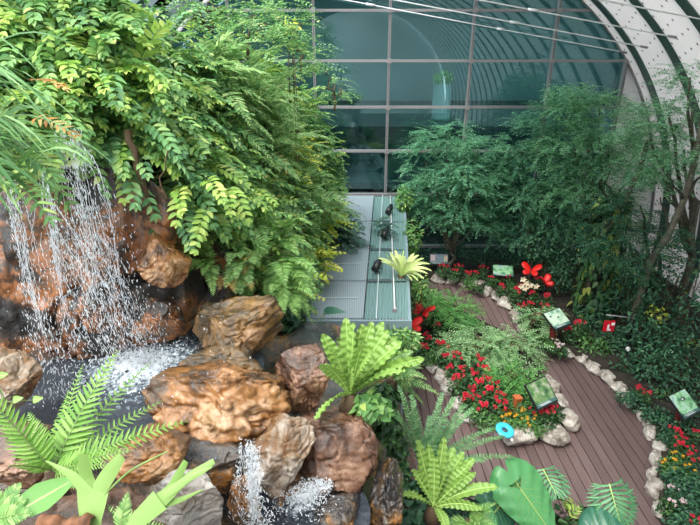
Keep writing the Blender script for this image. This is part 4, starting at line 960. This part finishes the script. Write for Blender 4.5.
def drops(mb, P, D, L, W):
    V = np.array([(-.5, 0, 0), (0, -.5, 0), (0, 0, .5), (0, .5, 0), (0, 0, -.5), (.5, 0, 0)]); F = np.array([(0, 1, 5, 2), (0, 2, 5, 3), (0, 3, 5, 4), (0, 4, 5, 1)])
    D = unit(D); S = unit(np.cross(D, [[.3, .9, .1]])); Z = np.cross(D, S); n = len(P)
    R = P[:, None]+D[:, None]*(V[None, :, :1]*L[:, None, None])+(S[:, None]*V[None, :, 1:2]+Z[:, None]*V[None, :, 2:])*W[:, None, None]
    mb.add(R.reshape(-1, 3), (F[None]+(np.arange(n)*6)[:, None, None]).reshape(-1, 4))
def stream(label, path, width, n, spray, L=(.014, .055), W=(.0026, .0066), name='waterfall_stream'):
    """path of (px,py,Y) down the rock; drops gather in strands along it and scatter wider as they fall"""
    P = np.array([at(*q) for q in path]); ti = np.linspace(0, 1, len(P)); mb = MB()
    ns = 9; so_ = rng.normal(0, 1, ns); sy = rng.normal(0, .4, ns)
    t = rng.uniform(0, 1, n)**.9; k = rng.integers(0, ns, n); wd_ = np.interp(t, np.linspace(0, 1, len(width)), width)
    B = np.stack([np.interp(t, ti, P[:, i]) for i in range(3)], 1)
    wig = .25*np.sin(t*7+k)
    B[:, 0] += (so_[k]*.6+wig+rng.normal(0, .12+spray*t, n))*wd_; B[:, 1] += -.03+(sy[k]*.3+rng.normal(0, .15+spray*t, n))*wd_; B[:, 2] += rng.normal(0, .02, n)
    e = .02; T1 = np.stack([np.interp(np.minimum(t+e, 1), ti, P[:, i])-np.interp(np.maximum(t-e, 0), ti, P[:, i]) for i in range(3)], 1)
    drops(mb, B, T1+rng.normal(0, .02, (n, 3)), rng.uniform(*L, n), rng.uniform(*W, n))
    # continuous thin strands near the top
    for j in rng.integers(0, ns, 20):
        t0 = rng.uniform(0, .45); tt = np.linspace(t0, min(1, t0+rng.uniform(.2, .5)), 14); w = np.interp(tt, np.linspace(0, 1, len(width)), width)
        C = np.stack([np.interp(tt, ti, P[:, i]) for i in range(3)], 1); C[:, 0] += (so_[j]*.6+.25*np.sin(tt*7+j))*w+rng.normal(0, .004, 14); C[:, 1] += -.03+sy[j]*.3*w; C[:, 0] += rng.normal(0, .22)*w
        mb.tube(C, .0016, .001, 4)
    o = mb.build(name, WM, None, False, P[0]); return tag(o, label, 'water', kind='stuff')
stream('left streak of falling water below the strap leaves', [(10, 172, 3.72), (22, 225, 3.7), (34, 280, 3.66), (48, 340, 3.55), (58, 395, 3.4)], (.05, .07, .11), 850, .5)
stream('thin middle streak of falling water', [(44, 160, 3.8), (56, 225, 3.75), (66, 285, 3.7), (76, 345, 3.6)], (.03, .05, .10), 600, .6)
stream('wide main curtain of falling water splashing into the pool', [(72, 128, 3.95), (84, 170, 3.9), (100, 230, 3.8), (112, 285, 3.65), (126, 330, 3.55), (136, 362, 3.5)], (.10, .13, .18, .24), 2300, .45)
stream('scattered spray between the streaks of falling water', [(60, 200, 3.75), (80, 260, 3.65), (95, 320, 3.55), (105, 372, 3.45)], (.25, .42, .5), 900, .6, (.01, .025), (.005, .009))
stream('small white cascade running down between the lower boulders', [(252, 440, 2.72), (254, 465, 2.62), (256, 495, 2.52), (258, 525, 2.45)], (.05, .06, .08), 1300, .3, (.012, .04), (.003, .007), name='cascade')
stream('white splash into the small lower pool', [(325, 478, 2.95), (312, 488, 2.85), (300, 502, 2.75)], (.08, .12, .18), 900, .4, (.01, .03), (.004, .009), name='cascade')
mb = MB(); n = 900; a = rng.uniform(0, 2*PI, n); q = np.abs(rng.normal(0, .3, n)); P = f0+np.c_[np.cos(a)*q, np.sin(a)*q*.9, np.abs(rng.normal(0, .05, n))*np.exp(-q)]
drops(mb, P, rng.normal(0, 1, (n, 3)), rng.uniform(.012, .035, n), rng.uniform(.008, .018, n)); o = mb.build('splash', WM, None, False, f0); tag(o, 'white splash where the main curtain of water hits the pool', 'water', kind='stuff')

# ---------------------------------------------------------------- rosette ferns
def strap(pts, nrm_side, w, ripple, nrip, cup=.25):
    """rippled strap blade: returns grid of points (rows x 7) and uv"""
    t = np.linspace(0, 1, len(pts)); tan = unit(np.gradient(pts, axis=0)); sd = np.broadcast_to(nrm_side, tan.shape); nn = unit(np.cross(sd, tan)); c = np.array([-1, -.66, -.3, 0, .3, .66, 1])
    rp = np.sin(t*PI*2*nrip)
    G = pts[:, None]+sd[:, None]*(c[None, :, None]*w[:, None, None])+nn[:, None]*((np.abs(c)[None, :, None]*cup*w[:, None, None])+(np.abs(c)**.7*(np.abs(c) > 0))[None, :, None]*(rp*ripple)[:, None, None])
    uv = np.stack(np.broadcast_arrays(t[:, None], c[None]*.5), -1); return G, uv
def nest_fern(label, base, leaves, mat, W=.075, name='birds_nest_fern', ripple=.008):
    base = np.asarray(base, float); r = thing(name, label, 'fern', base-[0, 0, .12])
    for tip, arch in leaves:
        tip = np.asarray(tip, float); L = np.linalg.norm(tip-base); n = 44; t = np.linspace(0, 1, n)[:, None]
        P = base+(tip-base)*t+np.array([0, 0, 1])*(arch*L*4*t*(1-t)*(1-.3*t))
        sd = unit(np.cross(tip-base+[0, 0, .3], np.array([0, 0, 1])+rng.normal(0, .42, 3)+np.array([0, -.6, 0])))
        tt = t[:, 0]; w = W*np.minimum(1, .16+tt*1.55)*np.sqrt(np.clip(1-((tt-.52)/.485).clip(0)**2.0, .0, 1))
        G, uv = strap(P, sd, w, ripple, 9+rng.random()*2); mb = MB(); mb.grid(G, uv); f = part(mb, 'leaf', M[mat], r)
        mb = MB(); nn = unit(np.cross(np.broadcast_to(sd, P.shape), unit(np.gradient(P, axis=0)))); mb.tube(P[:-3]+nn[:-3]*.002, .006, .002, 5); part(mb, 'midrib', M['vein'], f)
    mb = MB(); mb.tube([base-[0, 0, .14], base-[0, 0, .05], base+[0, 0, .03]], .10, .05, 10); part(mb, 'root_ball', M['root'], r)
    return r
def tips(L, dY): return [(at(x, y, Y), a) for x, y, Y, a in L]
b = at(350, 396, 3.55)
nest_fern('large light green rosette fern standing on the big brown boulder', b, tips([(346, 318, 3.75, .05), (362, 324, 3.85, .06), (383, 322, 3.8, .08), (396, 336, 3.75, .1), (402, 342, 3.55, .1), (424, 358, 3.5, .12), (322, 334, 3.6, .1), (337, 338, 3.85, .05), (321, 364, 3.4, .15), (316, 420, 3.2, .2), (372, 352, 3.35, .16), (352, 372, 3.2, .12), (405, 372, 3.3, .12), (354, 322, 3.65, .05), (372, 322, 3.75, .07), (388, 330, 3.65, .09), (410, 350, 3.6, .12), (330, 345, 3.5, .1), (364, 340, 3.45, .1), (412, 365, 3.45, .13)], 0), 'nest', .062, ripple=.012)
b = at(434, 508, 3.6)
nest_fern('bright green rosette fern at the bottom edge in front of the sword fern', b, tips([(417, 440, 3.85, .04), (444, 437, 3.95, .05), (454, 447, 3.95, .06), (464, 452, 3.85, .08), (474, 458, 3.8, .1), (475, 472, 3.65, .12), (498, 487, 3.6, .14), (482, 508, 3.45, .14), (400, 495, 3.5, .14), (446, 530, 3.2, .15), (420, 462, 3.9, .06), (434, 455, 3.75, .05), (428, 444, 3.85, .05), (450, 458, 3.7, .08), (468, 466, 3.7, .1), (412, 470, 3.7, .1)], 0), 'nest', .058, ripple=.012)
b = at(401, 277, 8.2)
nest_fern('rosette plant with pale yellow striped leaves at the right edge of the canopy roof', b, tips([(378, 258, 8.3, .2), (385, 254, 8.4, .2), (395, 250, 8.5, .15), (404, 250, 8.5, .12), (414, 253, 8.4, .15), (424, 258, 8.3, .2), (430, 264, 8.2, .25), (432, 271, 8.1, .25), (424, 279, 7.9, .25), (412, 281, 7.8, .2), (388, 264, 8.0, .2), (410, 262, 8.0, .2), (381, 262, 8.1, .2), (390, 252, 8.5, .15), (400, 254, 8.3, .12), (419, 255, 8.4, .2), (428, 274, 8.0, .22), (418, 281, 7.8, .2), (396, 258, 8.1, .15), (405, 256, 8.2, .15), (415, 262, 8.0, .2), (420, 270, 7.9, .2)], 0), 'nestvar', .032, 'striped_rosette', .003)

# sword fern with small rounded leaflets
b = at(424, 468, 4.2); r = thing('sword_fern', 'blue-green sword fern with long ladder-like fronds over the deck', 'fern', b-np.array([0, 0, .1]))
T_SW = tmpl([0, .3, .7, 1], [.7, 1, .8, .15], .1, .1)
for tx, ty, Y in ((400, 392, 4.6), (412, 400, 4.6), (441, 398, 4.7), (462, 410, 4.7), (470, 412, 4.6), (500, 440, 4.5), (508, 460, 4.3), (490, 432, 4.6), (398, 415, 4.2), (452, 402, 4.6), (388, 400, 4.4), (480, 462, 4.1), (430, 420, 4.5)):
    tip = at(tx, ty, Y); A = Fr(); d = tip-b; L = np.linalg.norm(d)*1.06
    A.frond(b, unit(d)+np.array([0, 0, .22]), L, 25, .08, .026, .42, 76, .12, lambda t: np.clip(1.1-.6*t, .3, 1), .005, 0, .1, seg=10)
    f = part(A.leaves(T_SW), 'frond', M['sword'], r); part(A.stem, 'midrib', M['stem'], f)
mb = MB(); mb.tube([b-[0, 0, .12], b+[0, 0, .02]], .06, .04, 8); part(mb, 'crown_base', M['root'], r)

# creepers and small ferns on the right flank of the boulders
g = 'creepers on the flank of the big brown boulder'
for px, py, Y, rx, rz in ((372, 408, 3.45, 18, 14), (388, 430, 3.6, 14, 18), (384, 396, 3.8, 14, 12), (398, 450, 3.8, 9, 14), (398, 475, 3.7, 8, 12)):
    c, rd = bl(px, py, Y, rx, rz); shrub('creeper', 'small-leaved creeper trailing down the flank of the big brown boulder', c, rd, 300, .075, .05, 'cover' if px > 380 else 'bush', T_HEART, g, 'stem', 'creeper', c-np.array([0, 0, rd[2]]))
fern('soft fern tuft hanging off the edge right of the large rosette fern', at(392, 380, 3.9), (.6, -.2, 0), 8, .42, 'palefern', 18, .1, .03, .4, .2, 1.2)
fern('small fern peeping out at the bottom edge below the bright rosette fern', at(468, 522, 3.5), (.4, -.3, 0), 7, .34, 'fern', 16, .09, .03, .5, .5)
c, rd = bl(432, 515, 3.9, 60, 26); shrub('undergrowth_bush', 'dark leafy undergrowth below the rosette and sword ferns at the bottom', c, rd, 900, .1, .06, 'shrubdark', T_HEART, None, 'stembrown', 'bush', np.array([c[0], c[1], .05]))
c, rd = bl(398, 480, 4.5, 12, 26); shrub('undergrowth_bush', 'green leafy bush between the boulders and the left strip of deck', c, rd, 420, .09, .05, 'cover', T_HEART, None, 'stembrown', 'bush', np.array([c[0], c[1], .05]))
for lab, px, py, Y, rx, rz, mt in (('green bush hugging the front corner of the canopy roof', 388, 345, 6.2, 22, 16, 'bush'), ('pale ferny bush below the front edge of the canopy roof', 405, 340, 6.6, 16, 12, 'palefern'), ('dark leaves in the gap under the canopy fascia', 318, 345, 5.6, 26, 12, 'shrubdark'), ('dark bush in the gap between the bank ferns and the canopy fascia', 288, 318, 5.6, 20, 14, 'shrubdark'),
                                   ('green bush along the side of the canopy beneath the striped rosette', 420, 290, 9.0, 14, 16, 'bush'), ('leafy green bush beside the canopy between the spotlights', 412, 238, 10.4, 10, 22, 'bush'), ('tall leafy stem at the far right corner of the canopy', 404, 200, 12.0, 9, 14, 'bush')):
    c, rd = bl(px, py, Y, rx, rz); shrub('leafy_bush', lab, c, rd, 340, .1, .045, mt, T_LANCE, None, 'stembrown', 'bush', np.array([c[0], c[1], .1]))
bank_plant('blue_green_shrub', 'blue-green leafy branch lying across the middle of the canopy roof', 'shrub', 0, 0, 'blueleaf', T_OV, 22, .75, 7, .2, .1, .9, base=canopy_pt(.14, .47, .3), nrm=(1, -.35, 0), spread=.4, lift=.2)
bank_plant('blue_green_shrub', 'second leafy branch on the canopy roof near its right edge', 'shrub', 0, 0, 'blueleaf', T_OV, 9, .4, 5, .16, .08, .9, base=canopy_pt(.62, .55, .15), nrm=(.6, -.6, 0), spread=.5, lift=.25)
b = at(330, 330, 5.5); 
mb = MB(); inst(mb, T_HEART, [at(326, 312, 5.9), at(300, 338, 5.4), at(310, 342, 5.2)], [(1, -.2, .2), (1, -.4, -.1), (.8, -.5, -.2)], [(-.2, -.3, 1)]*3, [.26, .22, .24], [.14, .12, .14])
r = thing('broad_leaf_plant', 'few broad dark leaves poking out over the front of the canopy', 'plant', at(300, 340, 5.4)-np.array([0, 0, .3])); part(mb, 'leaves', M['elephantdark'], r)
mb = MB(); mb.tube([at(300, 340, 5.4)-[0, 0, .3], at(312, 325, 5.6), at(326, 312, 5.9)], .008, .006, 5); part(mb, 'stem', M['stem'], r)
bank_plant('pinnate_shrub', 'sprig of lemon leaflets sticking out over the canopy grating', 'shrub', 0, 0, 'yellow', T_OV, 2, .42, 5, .1, .045, .6, base=at(303, 296, 5.9), nrm=(1, -.2, .4), spread=.08, lift=.2, stem=0)

# ---------------------------------------------------------------- foreground left
def blade_frond(label_root, base, tip, Y2, length_f, pairs, lL, lW, mat, droop=.35, par=None, up=None):
    A = Fr(); d = tip-base; L = np.linalg.norm(d)*length_f
    A.frond(base, unit(d)+np.array([0, 0, .18]), L, pairs, lL, lW, droop, 66, .1, sh_fern, .005, 0, .03, nup=up, seg=12, vee=.05)
    f = part(A.leaves(T_LANCE), 'frond', M[mat], par); part(A.stem, 'midrib', M['stem'], f)
b = at(52, 470, 1.75); r = thing('fern', 'fresh green fern with large comb-like fronds in the lower left foreground', 'fern', b-np.array([0, 0, .15]))
UPC = (0, -.75, .8)
for tx, ty, Y, k in ((118, 358, 2.2, .125), (184, 430, 2.0, .10), (150, 372, 2.35, .09), (30, 418, 2.0, .09), (-20, 392, 1.75, .125), (130, 456, 1.75, .075), (105, 500, 1.6, .06), (10, 468, 1.6, .06), (70, 400, 2.3, .08), (100, 385, 2.1, .09), (84, 372, 2.25, .08), (160, 410, 2.2, .08), (140, 440, 1.9, .08), (0, 425, 1.8, .08), (110, 470, 1.65, .07)):
    blade_frond('', b, at(tx, ty, Y), 0, 1.05, 20, k*.88, k*.15, 'fernfront', .25, r, UPC)
mb = MB(); mb.tube([b-[0, 0, .2], b], .05, .03, 8); part(mb, 'crown_base', M['root'], r)
b = at(120, 530, 1.5); r = thing('fern', 'small dark-stemmed fern at the bottom edge right of the staghorn leaf', 'fern', b-np.array([0, 0, .1]))
for tx, ty, Y in ((128, 494, 1.6), (150, 512, 1.55), (95, 505, 1.65), (165, 528, 1.45)): blade_frond('', b, at(tx, ty, Y), 0, 1.05, 14, .05, .011, 'fern', .3, r, UPC)
b = at(-6, 520, 1.4); r = thing('fern', 'pale fern fronds cut off by the lower left corner', 'fern', b-np.array([0, 0, .1]))
for tx, ty, Y in ((25, 500, 1.45), (20, 485, 1.5), (30, 515, 1.4), (-10, 480, 1.5)): blade_frond('', b, at(tx, ty, Y), 0, 1.05, 12, .06, .02, 'fern', .3, r, UPC)
def ribbon(mb, pts, ws, n=14, up=(0, -.8, .6), th=.0009):
    P = np.array([at(*q) for q in pts]); ti = np.linspace(0, 1, len(P)); t = np.linspace(0, 1, n)
    C = np.stack([np.interp(t, ti, P[:, i]) for i in range(3)], 1)
    for _ in range(2): C[1:-1] = (C[:-2]+2*C[1:-1]+C[2:])/4
    w = np.interp(t, np.linspace(0, 1, len(ws)), ws); sd = unit(np.cross(np.gradient(C, axis=0), up)); nn = unit(np.cross(sd, np.gradient(C, axis=0)))
    rows = [C-sd*w[:, None], C-sd*w[:, None]*.4+nn*th*1.6, C+nn*th*2, C+sd*w[:, None]*.4+nn*th*1.6, C+sd*w[:, None], C-nn*th, C-sd*w[:, None]]
    mb.grid(np.stack(rows, 1))
r = thing('staghorn_fern', 'pale matt staghorn fern with forked leaves at the bottom left', 'fern', at(88, 540, 1.3)-np.array([0, 0, .05]))
mb = MB(); k = 1.75/525*1.3
ribbon(mb, [(90, 545, 1.28), (91, 515, 1.33), (93, 490, 1.38)], [7*k, 8*k, 11*k, 13*k])
ribbon(mb, [(92, 497, 1.37), (86, 478, 1.4), (83, 454, 1.42)], [6*k, 6.5*k, 6*k, 5*k, 3.5*k]); ribbon(mb, [(94, 497, 1.37), (108, 475, 1.4), (122, 456, 1.41)], [6*k, 6.5*k, 6.5*k, 5.5*k, 3.5*k]); ribbon(mb, [(89, 495, 1.37), (72, 475, 1.4), (46, 461, 1.42)], [5*k, 4.5*k, 3.5*k, 2*k, .6*k])
part(mb, 'forked_leaf', M['stag'], r, False)
mb = MB(); ribbon(mb, [(118, 545, 1.28), (140, 518, 1.33), (160, 500, 1.36)], [3*k, 7*k, 9*k]); ribbon(mb, [(156, 504, 1.36), (172, 488, 1.38), (186, 461, 1.4)], [7*k, 5*k, 4*k, 3.5*k, 2.2*k]); ribbon(mb, [(156, 504, 1.36), (182, 482, 1.38), (214, 461, 1.41)], [7*k, 5*k, 4*k, 3.5*k, 2.2*k])
ribbon(mb, [(165, 496, 1.365), (188, 478, 1.38), (212, 467, 1.4)], [3*k, 3.5*k, 3*k, 2.5*k, .5*k]); ribbon(mb, [(156, 505, 1.36), (180, 500, 1.37), (203, 490, 1.38)], [5*k, 3*k, 1.5*k, .5*k])
part(mb, 'forked_leaf', M['stag'], r, False)
mb = MB(); ribbon(mb, [(98, 500, 1.36), (130, 470, 1.42), (168, 451, 1.5)], [1.2*k, .8*k, .5*k]); part(mb, 'thin_stalk', M['stag'], r)
# smooth pointed leaf and withered shield leaf
r = thing('broad_leaf_plant', 'smooth broad pointed leaf left of the staghorn leaf', 'plant', at(20, 545, 1.35))
mb = MB(); inst(mb, tmpl([0, .15, .4, .65, .85, 1], [.3, .85, 1, .75, .4, .03], .12, .06), [at(18, 512, 1.42)], [at(74, 478, 1.55)-at(18, 512, 1.42)], [(-.1, -.7, .8)], [.21], [.115]); part(mb, 'leaf', M['broad'], r)
mb = MB(); mb.tube([at(20, 545, 1.35), at(18, 512, 1.42)], .004, .004, 5); part(mb, 'stalk', M['stem'], r)
mb = MB(); n = 22; a = np.linspace(0, 1, n); C0 = at(38, 521, 1.3); C1 = at(92, 521, 1.3)
G = []
for i in a:
    c = C0*(1-i)+C1*i; hgt = .014+.01*math.sin(i*9)+.006*math.sin(i*23)
    G.append([c+np.array([0, -.03, -.05]), c+np.array([0, -.02, hgt-.01]), c+np.array([0, 0, hgt]), c+np.array([0, .02, hgt-.012]), c+np.array([0, .03, -.05])])
mb.grid(np.array(G)); o = mb.build('withered_leaf', plain('withered_leaf', lin(106, 68, 42), .8, var=.5, scale=30), None, True, C0); tag(o, 'curled brown withered leaf at the bottom edge under the staghorn fern', 'dry leaf')
r = thing('seedling', 'slender seedling with two round leaves at the left edge in front of the grey boulder', 'plant', at(12, 425, 2.35))
mb = MB(); mb.tube([at(12, 425, 2.35), at(6, 402, 2.4), at(-4, 380, 2.4)], .004, .003, 5); mb.tube([at(6, 402, 2.4), at(20, 401, 2.42), at(34, 400, 2.44)], .003, .002, 5); part(mb, 'stem', M['stem'], r)
for x, y in ((3, 376), (18, 400), (38, 400)):
    mb = MB(); inst(mb, T_HEART, [at(x-4, y, 2.4)], [(1, .1, .25)], [(0, -.7, .7)], .05, .042); part(mb, 'leaf', M['nest'], r)
# footing rock for the foreground plants
rock('boulder', 'dark planted stone under the foreground ferns at the bottom left', 40, 560, 1.45, (1.1, .7, .5), 121, 'rock_brown')

# ---------------------------------------------------------------- bottom right broad leaves
def elephant(label, base, leaves, mat='elephant'):
    base = np.asarray(base, float); r = thing('elephant_ear', label, 'plant', base)
    for (ax, ay, aY), (tx, ty, tY), wpx, mt in leaves:
        A = at(ax, ay, aY); T = at(tx, ty, tY); L = np.linalg.norm(T-A); dp = ((A-[0, 0, H]) @ FW)/FPX; W = wpx*dp
        d = unit(T-A); s = unit(np.cross(d, (0.0, -.75, .75))); nn = np.cross(s, d); nx, ny = 26, 13
        x = np.linspace(-.28, 1, nx); w = np.where(x < 0, .9*np.sqrt(np.clip(1-(x/.3)**2, 0, 1)), np.clip(1-x**1.7, 0, 1)**.8)
        G = []; uv = []
        for i in range(nx):
            row = []
            for j in np.linspace(-1, 1, ny):
                yy = j*w[i]; notch = .16*max(0, 1-abs(j)*2.2)*(x[i] < 0)
                z = .10*abs(j)*W-.16*L*max(x[i], 0)**2-.1*W*j*j*2+.018*math.sin((x[i]*1.0+abs(j)*.35)*26)*abs(j)
                row.append(A+d*((x[i]+notch)*L)+s*(yy*W/2*1.0)+nn*z)
            G.append(row)
        mb = MB(); mb.grid(np.array(G)); f = part(mb, 'leaf', M[mt], r)
        mb = MB(); G = np.array(G); c = G[:, ny//2]+nn*.003; mb.tube(c[5:-1], .009, .003, 5)
        part(mb, 'midrib', M['nest'], f)
        for q in range(7):
            i0 = 5+q*2
            for sg in (-1, 1):
                pts = [G[min(i0+int(k*.7), nx-2), ny//2+sg*k]+nn*.002 for k in range(0, 6)]; mb = MB(); mb.tube(pts, .0025, .001, 4); part(mb, 'side_vein', M['stag'], f)
        mb = MB(); mb.tube(tube_curve(base, A, .08, 8, 0, 1), .02, .012, 7); part(mb, 'stalk', M['stem'], r)
    return r
b = at(535, 560, 4.0); b[2] = .1
elephant('big elephant-ear plant with broad veined leaf in the bottom centre', b, [((514, 480, 4.15), (562, 545, 3.7), 54, 'elephant'), ((500, 505, 4.2), (478, 535, 3.9), 46, 'elephantdark'), ((590, 536, 3.9), (640, 548, 3.7), 60, 'elephantdark'), ((480, 512, 3.75), (498, 528, 3.6), 24, 'elephant')])
def split_leaf(label, base, A, T, n=9, W=.34, mat='philo'):
    r = thing('split_leaf_plant', label, 'plant', base); L = np.linalg.norm(T-A); d = unit(T-A); s = unit(np.cross(d, (0.0, -.7, .7))); nn = np.cross(s, d); mb = MB()
    P = []; D = []; Ls = []
    for i in range(n):
        t = -.15+1.05*i/(n-1); w = math.sin(PI*min(1, (i+2.2)/(n+2)))**.8
        for sg in (-1, 1):
            a = math.radians(95-75*i/(n-1)); P.append(A+d*t*L); D.append(d*math.cos(a)+s*sg*math.sin(a)-nn*.18); Ls.append(W*w)
            for off in (.35, -.3):
                P.append(A+d*t*L+(d*math.cos(a)+s*sg*math.sin(a))*W*w*.45); D.append(d*math.cos(a+off)+s*sg*math.sin(a+off)-nn*.25); Ls.append(W*w*.5)
    inst(mb, T_LANCE, P, D, np.tile(nn, (len(P), 1)), np.array(Ls), np.array(Ls)*.1+.008); f = part(mb, 'leaf', M[mat], r)
    mb = MB(); mb.tube([A-d*.2*L, A+d*.5*L, T], .008, .003, 5); part(mb, 'midrib', M['vein'], f)
    mb = MB(); mb.tube(tube_curve(base, A, .05, 8, 0, 1), .012, .009, 6); part(mb, 'stalk', M['stem'], r)
b = at(560, 560, 4.3); b[2] = .1
split_leaf('deeply split leaf on a tall stalk above the bottom centre of the deck', b, at(545, 473, 4.4), at(556, 494, 4.15), 8, .26)
b = at(615, 560, 4.3); b[2] = .1
split_leaf('large deeply split leaf at the bottom edge over the deck on the right', b, at(611, 490, 4.2), at(620, 522, 4.0), 10, .33)
b = at(580, 520, 4.2); bank_plant('lime_tuft', 'small lime green leaf tuft between the two split leaves', 'plant', 0, 0, 'lime', T_LANCE, 12, .22, 4, .1, .03, .5, base=b, nrm=(.1, -.4, .3), spread=.5, lift=.6)
c, rd = bl(560, 540, 4.0, 70, 14); shrub('undergrowth_bush', 'leafy undergrowth at the bottom edge under the elephant-ear leaves', c, rd, 500, .12, .06, 'cover', T_HEART, None, 'stembrown', 'bush', np.array([c[0], c[1], .05]))
# ================================================================== LIGHT
wd = bpy.data.worlds.new('sky'); SC.world = wd; wd.use_nodes = True
wd.node_tree.nodes['Background'].inputs[0].default_value = (.86, .94, 1.0, 1); wd.node_tree.nodes['Background'].inputs[1].default_value = 3.3
sd = bpy.data.lights.new('sun', 'SUN'); sd.energy = 4.2; sd.angle = math.radians(25); sd.color = (1, .97, .9)
so = bpy.data.objects.new('sun', sd); COL.objects.link(so); so.rotation_euler = Vector((.36, .48, -1.0)).to_track_quat('-Z', 'Y').to_euler()
vs_ = SC.view_settings; vs_.view_transform = 'Standard'; vs_.look = 'None'; vs_.gamma = 1; vs_.use_curve_mapping = False; vs_.exposure = 0.55
SC.cycles.max_bounces = 6; SC.cycles.transparent_max_bounces = 12
